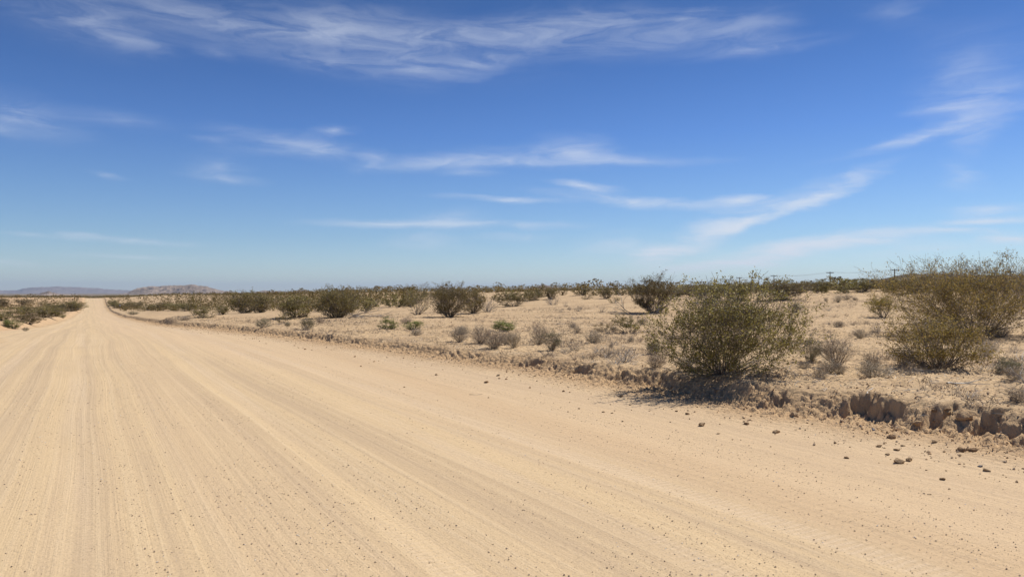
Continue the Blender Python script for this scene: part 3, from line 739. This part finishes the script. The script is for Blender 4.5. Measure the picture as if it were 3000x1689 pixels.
# --- scattered bushes: nearest as things, the rest as one mass
def scatter():
    rng = np.random.RandomState(5)
    out = []
    N = 150000
    az = np.radians(rng.uniform(-11, 70, N)); d = 45 * (1800 / 45.) ** rng.uniform(0, 1, N) ** .62
    X = d * np.sin(az); Y = d * np.cos(az)
    dens = fbm(X * .018, Y * .018, 77, 3) + .5 * pn(X * .08, Y * .08, 78)
    R = REdge(Y); L = LEdge(Y)
    on = (X < R + 2.6) & (X > L - 2.2) & (Y < 460)
    Z = height(X, Y, False)
    P = np.stack([X, Y, Z - EYE], 1); dep = P @ FW; px = CX + F * (P @ RT) / dep; py = CY - F * (P @ UP) / dep
    size = rng.uniform(.7, 1.5, N) * np.where(rng.uniform(0, 1, N) < .15, 1.25, 1)
    size = size * np.where(px > 1230, .76, .98) * rng.uniform(.75, 1.2, N)
    open_ = ((px > 1230) & (py > np.interp(px, [1230, 1500, 1620, 1900, 2300, 3000], [884, 880, 867, 866, 861, 852]))) | ((px > 1080) & (py > 900)) | ((px <= 1230) & (py > 912)) 
    pale = (px > 20) & (px < 235) & (py > 880) & (py < 905)
    ok = ~on & ~open_ & (dens > np.interp(d, [45, 150, 400, 1800], [-.50, -.55, -.8, -1.4])) & ~(pale & (rng.uniform(0, 1, N) < .7))
    i = np.where(ok)[0]; i = i[np.argsort(d[i])]
    cell = {}; keep = []
    for k in i:
        m = 1.8 + d[k] * .0045
        key = (int(X[k] // m), int(Y[k] // m))
        if key in cell: continue
        cell[key] = 1; keep.append(k)
    return X, Y, Z, d, size, np.array(keep), px
sX, sY, sZ, sD, sS, keep, sPX = scatter()
print('scatter', len(keep), 'within 200', int((sD[keep] < 200).sum()))
n_ind = 0; rest = []
for k in keep:
    x, y = sX[k], sY[k]
    if any((x - a) ** 2 + (y - b) ** 2 < (w * .5) ** 2 for a, b, w in PLACED): continue
    vis = -60 < sPX[k] < 3060
    if n_ind < 185 and vis and sD[k] < 260:
        o = link('creosote_bush', FARJ[n_ind % len(FARJ)])
        w = sS[k] * random.uniform(1.15, 1.7)
        o.location = (x, y, float(height(x, y)) - .03); o.scale = (w, w, sS[k]); o.rotation_euler = (0, 0, random.uniform(0, 6.28))
        if x < -3: tag(o, 'small dark creosote bush among many on the plain left of the road', 'bush', 'far bushes left of the road')
        elif sPX[k] < 1250: tag(o, 'small dark creosote bush among many on the plain right of the road', 'bush', 'far bushes right of the road')
        else: tag(o, 'small dark creosote bush in the long row behind the open sand', 'bush', 'far bushes behind the open sand')
        n_ind += 1
    else: rest.append(k)
rest = np.array(rest)
def brush_mass():
    rng = np.random.RandomState(9)
    d = sD[rest]; n = np.clip(9000 / d, 9, 60).astype(int)
    n = np.where((d < 330), n, np.minimum(n, 20))
    c = np.stack([sX[rest], sY[rest], sZ[rest]], 1); s = sS[rest]
    idx = np.repeat(np.arange(len(rest)), n)
    N = len(idx)
    a = rng.uniform(0, 6.283, N); zz = rng.uniform(0, 1, N) ** .8; rr = np.sqrt(rng.uniform(0, 1, N)) * (.45 + .55 * np.sin(np.clip(zz * 1.4, 0, 1) * 1.57)) * np.sqrt(np.clip(1.08 - zz ** 3, 0, 1))
    W = (s * rng.uniform(.55, .95, len(rest)) * (1 + d / 2500.))[idx]
    P = c[idx] + np.stack([np.cos(a) * rr * W, np.sin(a) * rr * W, zz * s[idx] * .97 + .05], 1)
    sz = (s * np.clip(.16 * (60. / n) ** .55, .16, .6))[idx]
    V, f, var = leaves(P, 1.0, rng, asp=.8)
    V = (V.reshape(-1, 4, 3) - P[:, None]) * sz[:, None, None] + P[:, None]
    me = newmesh('far_scrub', V.reshape(-1, 3), f.ravel(), 4, [M['leaf_far']], attrs=dict(var=var))
    print('brush quads', N)
    tag(link('far_scrub', me), kind='stuff', label='dark band of countless creosote bushes covering the plain to the horizon', cat='scrub')
brush_mass()

# ------------------------------------------------------------------ clods, stones, gravel
def rock_mesh(seed, sub=2, amp=.28, mat='clod', flat=.7):
    import bmesh
    bm = bmesh.new(); bmesh.ops.create_icosphere(bm, subdivisions=sub, radius=.5)
    rng = np.random.RandomState(seed); dirs = rng.normal(size=(20, 3)); dirs /= np.linalg.norm(dirs, axis=1, keepdims=True); cut = rng.uniform(.22, .44, 20)
    for v in bm.verts:
        p = np.array(v.co)
        for dd, cc in zip(dirs, cut):
            s = p @ dd
            if s > cc: p = p - dd * (s - cc) * .9
        n = fbm(p[0] * 4 + seed, p[1] * 4 + p[2] * 3, seed, 3)
        p = p * (1 + amp * .5 * float(n)); p[2] *= flat
        v.co = p
    me = bpy.data.meshes.new('clod'); bm.to_mesh(me); bm.free(); me.materials.append(M[mat])
    return me
ROCKS = [rock_mesh(i, 3, .35) for i in range(4)] + [rock_mesh(10 + i, 3, .4, 'clod_dark') for i in range(4)]
STONE = rock_mesh(33, 3, .1, 'stone', .75)
def put_rock(px, py, wpx, label, me, group=None, name='dirt_clod', cat='clod', sink=.20):
    g = ground_at(px, py)
    if g is None: return
    X, Y, D = g; w = wpx / F * D
    o = link(name, me); o.location = (X, Y, float(height(X, Y)) + w * (.30 - sink)); o.scale = (w * random.uniform(.85, 1.15), w * random.uniform(.85, 1.15), w * random.uniform(.8, 1.1))
    o.rotation_euler = (random.uniform(-.25, .25), random.uniform(-.25, .25), random.uniform(0, 6.28))
    tag(o, label, cat, group)
CL = [(2056, 1246, 28, 'rounded brown clod alone on smooth sand below the airy bush, left of others'),
 (2326, 1222, 34, 'big tilted clod at the foot of the bank, left of the large shaded hollow'),
 (2187, 1243, 20, 'flat dark clod midway along the shoulder between two bigger clods'),
 (2275, 1268, 27, 'half buried pale clod with a dark shaded underside'),
 (2014, 1214, 17, 'brown clod above the rounded one on the smooth sand'),
 (1982, 1205, 11, 'small clod just left of the brown one below the bush shadow'),
 (2105, 1270, 11, 'small round clod alone right of the rounded brown clod'),
 (1818, 1161, 16, 'brown clod left of the bush shadow on the shoulder'),
 (2231, 1218, 11, 'small clod close under the bank near the tilted one'),
 (2447, 1299, 14, 'dark round clod below the large shaded hollow'),
 (2575, 1309, 20, 'standing brown clod among small crumbs below the hollow'),
 (2601, 1332, 16, 'small black looking clod above the crumbly lump'),
 (2612, 1284, 32, 'long flat dark clod just under the bank'),
 (2480, 1341, 17, 'round clod alone on sand left of the crumbly lump'),
 (2645, 1307, 17, 'flat clod right of the standing brown one'),
 (2627, 1319, 15, 'flat clod touching distance above the small black looking one'),
 (2636, 1356, 42, 'crumbly wide lump of dirt, lowest big one on the shoulder'),
 (2662, 1350, 26, 'smaller half of the crumbly lump of dirt'),
 (2652, 1262, 34, 'dark clod embedded at the left of a slumped piece of bank'),
 (2687, 1246, 32, 'dark clod embedded high in a slumped piece of bank'),
 (2815, 1322, 34, 'broken dark clod under the right part of the bank'),
 (2848, 1322, 32, 'broken dark clod touching its neighbour under the right part of the bank'),
 (2890, 1379, 26, 'dark smooth clod beside the grey stone at right'),
 (2762, 1404, 20, 'small split clod alone low on the sand at right'),
 (2739, 1296, 24, 'flat clod below the slumped piece of bank'),
 (2825, 1228, 46, 'large brown clod sitting in the bank edge at right'),
 (2776, 1203, 24, 'flat clod on top of the bank at right, upper of two'),
 (2778, 1216, 24, 'flat clod on top of the bank at right, lower of two'),
 (2736, 1222, 25, 'dark clod in the bank edge left of the two flat ones'),
 (1426, 1120, 19, 'pale upright clod alone on the shoulder below the dry shrubs'),
 (1460, 1101, 13, 'flat dark clod right above the pale upright one'),
 (1058, 1073, 8, 'tiny dark clod on smooth sand far along the shoulder'),
 (1697, 1197, 10, 'tiny clod on smooth sand between two road streaks'),
 (1278, 1099, 12, 'small long clod left of the pale upright one'),
 (1767, 1207, 10, 'small clod with crumbs low on the smooth sand'),
 (1825, 1234, 9, 'small brown clod lowest on the smooth sand in the centre'),
 (1650, 1147, 12, 'small pointed clod on the shoulder below the pale twig heap'),
 (1534, 1080, 17, 'clod fallen from the bank beside the dark hollow')]
for i, (px, py, w, lab) in enumerate(CL): put_rock(px, py, w, lab, ROCKS[(i * 3) % 8])
put_rock(2871, 1367, 16, 'blue grey stone touching a dark clod at right', STONE, name='grey_stone', cat='stone')
put_rock(2559, 1261, 14, 'small grey stone at the foot of the large hollow in the bank', STONE, name='grey_stone', cat='stone')
# small clods strewn along the shoulder
rg = random.Random(3); n = 0
bx = [700, 933, 1119, 1305, 1492, 1767, 2219, 2405, 2685, 3000]; by = [985, 1010, 1022, 1045, 1062, 1112, 1190, 1232, 1275, 1320]
while n < 190:
    px = 700 + 2300 * rg.random() ** .75; b = np.interp(px, bx, by); py = b + rg.expovariate(1 / 34.) * (.4 + px / 2600)
    if py > 1560: continue
    put_rock(px, py, rg.choice([3, 4, 4, 5, 5, 6, 7, 9]), 'small brown dirt clod, one of many strewn on the sandy shoulder', ROCKS[rg.randrange(8)], 'small dirt clods strewn along the shoulder')
    n += 1

def pebbles(name, X, Y, size, mats, label, lift=.25, seed=0):
    rng = np.random.RandomState(seed)
    N = len(X); Z = np.zeros(N)
    for i in range(0, N, 20000): Z[i:i + 20000] = height(X[i:i + 20000], Y[i:i + 20000])
    o = np.array([[1, 0, 0], [0, 1, 0], [-1, 0, 0], [0, -1, 0], [0, 0, 1], [0, 0, -1.]])
    V = o[None] * rng.uniform(.6, 1.2, (N, 6, 1)) * .5
    a = rng.uniform(0, 6.28, N); ca, sa = np.cos(a)[:, None], np.sin(a)[:, None]
    x = V[..., 0] * ca - V[..., 1] * sa; y = V[..., 0] * sa + V[..., 1] * ca
    V = np.stack([x * 1.2, y, V[..., 2] * .8], -1) * size[:, None, None] + np.stack([X, Y, Z + size * lift], 1)[:, None]
    f = np.array([[0, 1, 4], [1, 2, 4], [2, 3, 4], [3, 0, 4], [1, 0, 5], [2, 1, 5], [3, 2, 5], [0, 3, 5]])
    Fc = (np.arange(N) * 6)[:, None, None] + f[None]
    mi = np.repeat(rng.choice(len(mats), N, p=[.45, .35, .14, .06][:len(mats)] if len(mats) == 4 else None), 8)
    me = newmesh(name, V.reshape(-1, 3), Fc.ravel(), 3, mats, mi=mi)
    tag(link(name, me), label=label, cat='gravel', kind='stuff')
P_dark = simple_material('dark_gravel', (.16, .12, .09), (.28, .21, .16), 3)
P_mid = simple_material('brown_gravel', (.33, .24, .165), (.45, .34, .23), 3)
P_sand = simple_material('sand_gravel', (.45, .34, .24), (.58, .45, .32), 3)
P_white = simple_material('pale_gravel', (.66, .60, .50), (.75, .70, .62), 3)
def cone_points(rng, N, dmin, dmax, p):
    d = dmin + (dmax - dmin) * rng.uniform(0, 1, N) ** p
    u = rng.uniform(-.76, .76, N)
    X = d * (math.sin(YAW) + u * RT[0]); Y = d * (math.cos(YAW) + u * RT[1])
    return X, Y
rng = np.random.RandomState(21)
X, Y = cone_points(rng, 170000, 3.2, 20, 1.3)
Xw = X + .25 * pn(X * .1, Y * .05, 60)
dn = fbm(Xw * 1.6, Y * .10, 71, 3, .6) + .5 * pn(X * .8, Y * .4, 72)
t = X - REdge(Y)
ok = (t < -.6) & (X > LEdge(Y)) & (rng.uniform(-.7, .9, len(X)) < dn - .45 * sst(-3.6, -1.5, t))
X, Y = X[ok], Y[ok]
sz = .0026 + .0023 * rng.exponential(.75, len(X)) ** 1.45; sz = np.minimum(sz, .015)
print('gravel', len(X))
pebbles('road_gravel', X, Y, sz, [P_mid, P_sand, P_dark, P_white], 'fine loose gravel scattered in streaks over the dirt road', seed=1)
# crumbs at bank and desert floor
X, Y = cone_points(rng, 260000, 5, 60, 1.15)
t = X - REdge(Y)
pr = np.where(t < 0, .30 * sst(-1.8, -.1, t) ** 1.5 + .5 * sst(-.5, -.1, t), .26 + .55 * (1 - sst(.3, 1.0, t))) * (.5 + .9 * np.clip(pn(X * .6, Y * .6, 73) + .3, 0, 1))
ok = (t > -2.6) & (rng.uniform(0, 1, len(X)) < pr)
X, Y = X[ok], Y[ok]
sz = np.minimum(.008 + .012 * rng.exponential(.8, len(X)), .05) * np.where(np.hypot(X, Y) > 25, 1.4, 1)
print('crumbs', len(X))
pebbles('soil_crumbs', X, Y, sz, [P_mid, M['clod'], M['clod_dark'], M['clod']], 'loose crumbs of dry soil covering the bank and the desert floor', seed=2, lift=.2)
# litter of twigs on the desert floor
X, Y = cone_points(rng, 16000, 7, 55, 1.3)
t = X - REdge(Y); near = np.zeros(len(X))
for a, b, w in PLACED[:160]: near = np.maximum(near, np.exp(-((X - a) ** 2 + (Y - b) ** 2) / (w * .8) ** 2))
ok = (t > .3) & (rng.uniform(0, 1, len(X)) < .3 + .7 * near); X, Y = X[ok], Y[ok]
ox = ground_at(2118, 1098); ex = rng.normal(size=(900, 2)) * np.array([.9, .8]); ex = ex[(ox[0] + ex[:, 0]) > REdge(ox[1] + ex[:, 1]) + .1]
X = np.concatenate([X, ox[0] + ex[:, 0]]); Y = np.concatenate([Y, ox[1] + ex[:, 1]])
Z = height(X, Y); a = rng.uniform(0, 6.28, len(X)); L = rng.uniform(.04, .2, len(X))
P0 = np.stack([X, Y, Z + .004], 1); P1 = P0 + np.stack([np.cos(a) * L, np.sin(a) * L, rng.uniform(-.01, .05, len(X))], 1)
V, f, var = tubes(P0, P1, np.full(len(X), .0035), np.full(len(X), .002), rng.uniform(0, .85, len(X)))
tag(link('twig_litter', newmesh('twig_litter', V, f.ravel(), 4, [M['twig_grey']], attrs=dict(var=var))), label='broken twigs and plant litter strewn over the desert floor', cat='litter', kind='stuff')
print('litter', len(X))

# short dry grass tufts
X, Y = cone_points(rng, 26000, 8, 60, 1.15)
t = X - REdge(Y)
ok = (t > .5) & (pn(X * .25, Y * .25, 91) + .5 * pn(X * 1.1, Y * 1.1, 92) > .12 + .2 * rng.uniform(-1, 1, len(X))); X, Y = X[ok], Y[ok]
X = np.repeat(X, 9) + rng.normal(size=len(X) * 9) * .035; Y = np.repeat(Y, 9) + rng.normal(size=len(Y) * 9) * .035
Z = height(X, Y); P0 = np.stack([X, Y, Z - .005], 1); L = rng.uniform(.03, .15, len(X)); dr = rng.normal(size=(len(X), 3)) * .6; dr[:, 2] = np.abs(dr[:, 2]) + .4
dr /= np.linalg.norm(dr, axis=1, keepdims=True)
V, f, var = tubes(P0, P0 + dr * L[:, None], np.full(len(X), .0032), np.full(len(X), .001), rng.uniform(0, 1, len(X)))
tag(link('dry_grass', newmesh('dry_grass', V, f.ravel(), 4, [M['twig_dry']], attrs=dict(var=var))), label='short dry grass stubble growing across the sandy flat', cat='grass', kind='stuff')
print('grass', len(X))

# ------------------------------------------------------------------ power line
import bmesh
def box(bm, c, s):
    r = bmesh.ops.create_cube(bm, size=1)
    for v in r['verts']: v.co = (v.co.x * s[0] + c[0], v.co.y * s[1] + c[1], v.co.z * s[2] + c[2])
def cyl(bm, c, r0, r1, h, n=8):
    r = bmesh.ops.create_cone(bm, cap_ends=True, segments=n, radius1=r0, radius2=r1, depth=h)
    for v in r['verts']: v.co = (v.co.x + c[0], v.co.y + c[1], v.co.z + c[2] + h / 2)
def mesh_of(name, fn, mat):
    bm = bmesh.new(); fn(bm); me = bpy.data.meshes.new(name); bm.to_mesh(me); bm.free(); me.materials.append(mat); return me
POLE_H = 9.5
m_pole = mesh_of('pole', lambda b: cyl(b, (0, 0, 0), .24, .15, POLE_H, 10), M['wood'])
m_arm = mesh_of('crossarm', lambda b: box(b, (0, 0, POLE_H - .55), (3.0, .18, .22)), M['wood'])
def _ins(b):
    for x in (-1.35, -.75, .75, 1.35): cyl(b, (x, 0, POLE_H - .44), .07, .05, .28, 6)
m_ins = mesh_of('insulators', _ins, M['wire'])
flat = np.array([math.sin(YAW), math.cos(YAW)]); rt2 = np.array([RT[0], RT[1]])
tops = []
PL = [(2960, 790), (2620.7, 787), (2432, 795), (2267.5, 805), (2166, 811), (2024, 822), (1912, 827), (1798, 830), (1709, 837), (1630, 839)]
LBL = ['utility pole hidden behind the top of the biggest bush at the far right', 'nearest clear utility pole, in front of the far scrubby ridge', 'second clear utility pole from the right, between two dark skyline bushes',
       'third clear utility pole from the right, above the airy bush', 'utility pole just behind the top of the airy bush', 'utility pole left of the airy bush, above the small grey far hill', 'utility pole mostly hidden by the tall dark creosote',
       'far utility pole between the feathery creosote and the tall dark creosote', 'tiny far utility pole above the back edge of open sand', 'tiniest utility pole of the line, right of the tan far hill']
for i, (px, ty) in enumerate(PL):
    u = (px - CX) / F; dd = 150 / (u + .065)
    P = dd * flat + u * dd * rt2
    zt = EYE + (HOR - ty) / F * dd
    o = empty('utility_pole', (P[0], P[1], zt - POLE_H)); link('pole', m_pole, o); link('crossarm', m_arm, o); link('insulators', m_ins, o)
    o.rotation_euler = (0, 0, -YAW + .06)
    tag(o, LBL[i], 'utility pole', 'poles of the long power line')
    tops.append(np.array([P[0], P[1], zt]))
ax = np.array([math.cos(YAW - .06), -math.sin(YAW - .06), 0])
for k, off in enumerate((-1.35, 1.35)):
    S0, S1 = [], []
    for a, b in zip(tops[:-1], tops[1:]):
        L = np.linalg.norm(b - a)
        for j in range(14):
            for lst, q in ((S0, j / 14), (S1, (j + 1) / 14)):
                p = a * (1 - q) + b * q + ax * off + np.array([0, 0, -.2 - 4 * q * (1 - q) * L * .014]); lst.append(p)
    r = np.full(len(S0), .020)
    V, f, var = tubes(S0, S1, r, r, np.zeros(len(S0)), 4)
    tag(link('power_line', newmesh('power_line', V, f.ravel(), 4, [M['wire']])), ['near side cable strung along the line of utility poles', 'far side cable strung along the line of utility poles'][k], 'cable', 'cables of the power line')
for i, (px, ty, dd) in enumerate([(1440.5, 839.5, 900), (1451, 840, 960), (1463, 840, 1020)]):
    u = (px - CX) / F; P = dd * flat + u * dd * rt2; zt = EYE + (HOR - ty) / F * dd
    o = empty('utility_pole', (P[0], P[1], zt - POLE_H)); link('pole', m_pole, o); link('crossarm', m_arm, o)
    o.rotation_euler = (0, 0, -YAW + 1.2)
    tag(o, ['leftmost of three tiny poles on the skyline right of the broad tufted creosote', 'middle of three tiny poles on the skyline right of the broad tufted creosote', 'rightmost of three tiny poles on the skyline right of the broad tufted creosote'][i], 'utility pole', 'three tiny poles on the skyline')

# little marker sign by the road
X, Y, D = ground_at(348.5, 908); h = 17 / F * D
o = empty('marker_sign', (X + .3, Y, float(height(X + .3, Y)) - .05), -.4)
link('post', mesh_of('post', lambda b: box(b, (0, 0, h * .42), (h * .07, h * .05, h * .84)), M['post']), o)
link('sign_panel', mesh_of('sign_panel', lambda b: box(b, (0, -h * .05, h * .82), (h * .28, .02, h * .34)), M['sign']), o)
tag(o, 'small grey panel on a rusty post standing on the bank where the road dips', 'sign')

# ------------------------------------------------------------------ haze
def build_haze():
    bm = bmesh.new(); box(bm, (4000, 6000, 130), (40000, 40000, 360))
    me = bpy.data.meshes.new('haze'); bm.to_mesh(me); bm.free()
    m = bpy.data.materials.new('haze_air'); m.use_nodes = True; t = m.node_tree; t.nodes.clear()
    o = t.nodes.new('ShaderNodeOutputMaterial'); v = t.nodes.new('ShaderNodeVolumePrincipled')
    v.inputs['Color'].default_value = (.62, .74, .92, 1); v.inputs['Density'].default_value = 5e-5; v.inputs['Anisotropy'].default_value = .1
    t.links.new(v.outputs[0], o.inputs['Volume']); me.materials.append(m)
    tag(link('haze', me), label='thin bluish air haze over the far plain and hills', cat='haze', kind='stuff')
build_haze()

# ------------------------------------------------------------------ sun and sky
SUN_AZ = YAW + math.radians(56); SUN_EL = math.radians(53)
sl = bpy.data.lights.new('sun', 'SUN'); so = bpy.data.objects.new('sun', sl); C.objects.link(so)
sl.energy = 5.0; sl.angle = math.radians(.53); sl.color = (1, .955, .88)
so.rotation_euler = (math.pi / 2 - SUN_EL, 0, -SUN_AZ + math.pi)
so.location = (0, 0, 60)
def build_world():
    w = bpy.data.worlds.new('World'); SC.world = w; w.use_nodes = True
    g = NT.__new__(NT); g.t = w.node_tree; g.t.nodes.clear()
    out = g.t.nodes.new('ShaderNodeOutputWorld'); bg = g.t.nodes.new('ShaderNodeBackground')
    sky = g.t.nodes.new('ShaderNodeTexSky'); sky.sky_type = 'NISHITA'; sky.sun_disc = False
    sky.sun_elevation = SUN_EL; sky.sun_rotation = SUN_AZ
    sky.altitude = 700; sky.air_density = 1.0; sky.dust_density = .35; sky.ozone_density = 3.0
    geo = g.t.nodes.new('ShaderNodeTexCoord').outputs['Generated']
    nrm = g.n('VectorMath', operation='NORMALIZE', i_0=geo).outputs[0]
    sp = g.n('SeparateXYZ', i_0=nrm)
    az = g.math('ARCTAN2', sp.outputs[0], sp.outputs[1]); el = g.math('ARCSINE', sp.outputs[2])
    ae = g.n('CombineXYZ'); g.l(az, ae.inputs[0]); g.l(el, ae.inputs[1])
    base = ae.outputs[0]
    # wisp warping, stretched along the horizon
    wn = g.n('TexNoise', noise_dimensions='2D'); g.l(g.mapv(base, (1, 3.0, 1)), wn.inputs['Vector']); wn.inputs['Scale'].default_value = 7; wn.inputs['Detail'].default_value = 7; wn.inputs['Roughness'].default_value = .62
    wv = g.n('VectorMath', operation='SUBTRACT', i_0=wn.outputs['Color']); wv.inputs[1].default_value = (.5, .5, .5)
    wm = g.n('VectorMath', operation='MULTIPLY', i_0=wv.outputs[0]); wm.inputs[1].default_value = (.10, .013, 0)
    ve = g.n('VectorMath', operation='ADD', i_0=base, i_1=wm.outputs[0]).outputs[0]
    CLOUDS = [(120,50,300,42,-10,.35),(350,100,140,22,-15,.75),(300,30,250,50,-12,.4),(560,50,260,46,-10,.5),(750,72,260,26,-5,.6),(1000,110,330,60,-5,.5),(1000,60,250,26,8,.45),(1250,100,300,20,3,.75),(950,182,130,22,-3,.6),(1200,198,80,26,0,.65),(1380,190,120,30,15,.6),(1250,150,350,60,0,.32),(1650,108,340,34,3,.85),(1700,62,250,30,0,.5),(2000,110,250,30,5,.5),(2200,95,120,40,0,.55),(2200,145,190,14,3,.75),(2020,55,70,11,15,.5),(640,155,50,14,-15,.3),
      (2650,30,120,26,-20,.22),(2850,200,150,70,-5,.42),(2890,280,130,50,0,.3),(2830,315,110,10,0,.5),(2740,392,190,14,12,.7),(2890,370,80,46,35,.4),(2590,425,140,13,12,.35),
      (60,340,150,46,-5,.5),(20,382,60,14,-8,.45),(350,350,130,20,-3,.22),(780,400,160,18,-5,.42),(900,430,120,26,-5,.8),(985,385,60,12,5,.55),(820,440,130,13,3,.45),(620,410,60,11,-3,.25),
      (1380,465,220,20,5,.85),(1680,445,100,34,0,.75),(1500,476,300,11,2,.7),(1800,474,230,11,-2,.65),(1120,460,60,14,-5,.55),(1100,492,50,10,0,.25),(1380,507,80,7,0,.4),(320,510,60,5,-6,.3),(660,524,90,8,-3,.4),(620,490,90,22,3,.25),
      (1470,583,150,5,-2,.8),(1720,546,90,6,-8,.6),(1900,590,230,9,-6,.75),(1180,654,200,8,0,.9),(1330,642,90,18,0,.5),(1550,656,140,7,-2,.55),(1270,705,90,18,0,.45),(1530,692,100,9,0,.42),(2145,585,60,8,0,.85),
      (2400,571,170,11,20,.85),(2200,638,170,16,24,.9),(2030,700,160,25,22,1.0),(1920,745,80,14,8,.8),(1800,720,90,22,3,.35),(2160,768,210,13,6,1.5),(2380,716,220,14,7,1.6),(2550,705,160,12,0,.7),
      (2800,676,160,6,-3,.65),(2970,700,80,9,0,.9),(2930,645,150,7,0,.65),(2900,612,110,12,-3,.4),(2810,520,50,28,0,.2),(230,688,60,5,-3,.35),(400,708,150,5,-2,.7),(80,686,80,4,-2,.4),(380,751,130,4,0,.4),(40,770,70,7,-8,.4),(540,752,80,4,0,.35),(2700,735,200,12,3,.3)]
    tot = None
    for (px, py, hw, hh, rot, s) in CLOUDS:
        if py > 480: s *= 2.2 if px > 1700 else 1.3; hh = hh * 1.25 + 1
        if px > 2600 and py < 440: s *= 1.3; hh *= 1.1
        if py < 220: s *= .62; hh *= 1.15
        r = ray(px, py); r = r / np.linalg.norm(r)
        a = math.atan2(r[0], r[1]); e = math.asin(r[2]); c = math.cos(a - YAW)
        mp = g.t.nodes.new('ShaderNodeMapping'); mp.vector_type = 'TEXTURE'; g.l(ve, mp.inputs[0])
        mp.inputs['Location'].default_value = (a, e, 0); mp.inputs['Rotation'].default_value = (0, 0, math.radians(rot))
        mp.inputs['Scale'].default_value = (hw * 1.9 / F * c * c, hh * 2.1 / F * c, 1)
        gr = g.t.nodes.new('ShaderNodeTexGradient'); gr.gradient_type = 'QUADRATIC_SPHERE'; g.l(mp.outputs[0], gr.inputs[0])
        tot = g.math('MULTIPLY_ADD', gr.outputs['Fac'], s, tot if tot is not None else 0.0)
    f1 = g.n('TexNoise', noise_dimensions='2D'); g.l(g.mapv(ve, (1, 5.5, 1), rot=(0, 0, .05)), f1.inputs['Vector']); f1.inputs['Scale'].default_value = 9; f1.inputs['Detail'].default_value = 9; f1.inputs['Roughness'].default_value = .6; f1.inputs['Distortion'].default_value = .6
    f2 = g.n('TexNoise', noise_dimensions='2D'); g.l(g.mapv(ve, (1, 2.2, 1), rot=(0, 0, -.5)), f2.inputs['Vector']); f2.inputs['Scale'].default_value = 22; f2.inputs['Detail'].default_value = 8; f2.inputs['Roughness'].default_value = .62
    tex = g.math('ADD', g.math('MULTIPLY_ADD', g.ramp(f1.outputs[0], .28, .75), .85, .22), g.math('MULTIPLY', g.math('SUBTRACT', f2.outputs[0], .5), .5))
    dens = g.math('MULTIPLY', tot, tex)
    dens = g.math('SUBTRACT', 1.0, g.math('EXPONENT', g.math('MULTIPLY', dens, -.88)))
    dens = g.math('MULTIPLY', dens, 1.0, clamp=True)
    cr = g.t.nodes.new('ShaderNodeValToRGB'); g.l(g.math('DIVIDE', el, .40, clamp=True), cr.inputs[0])
    e = cr.color_ramp; e.elements[0].position = 0.0; e.elements[0].color = (.92, 1.02, 1.15, 1); e.elements[1].position = 1.0; e.elements[1].color = (.22, .41, .67, 1)
    for q, cc in ((.18, (.66, .82, 1.02, 1)), (.52, (.41, .62, .97, 1)), (.75, (.30, .50, .82, 1))):
        k = e.elements.new(q); k.color = cc
    tint = g.mix(1.0, sky.outputs[0], cr.outputs[0], 'MULTIPLY')
    col = g.mix(dens, tint, (7.0, 7.5, 8.4))
    g.l(col, bg.inputs[0]); bg.inputs[1].default_value = .10
    g.l(bg.outputs[0], out.inputs[0])
build_world()

SC.view_settings.view_transform = 'Standard'; SC.view_settings.look = 'None'
SC.view_settings.exposure = 0.1; SC.view_settings.gamma = 1.0
SC.cycles.use_denoising = True
SC.cycles.max_bounces = 6; SC.cycles.volume_bounces = 0
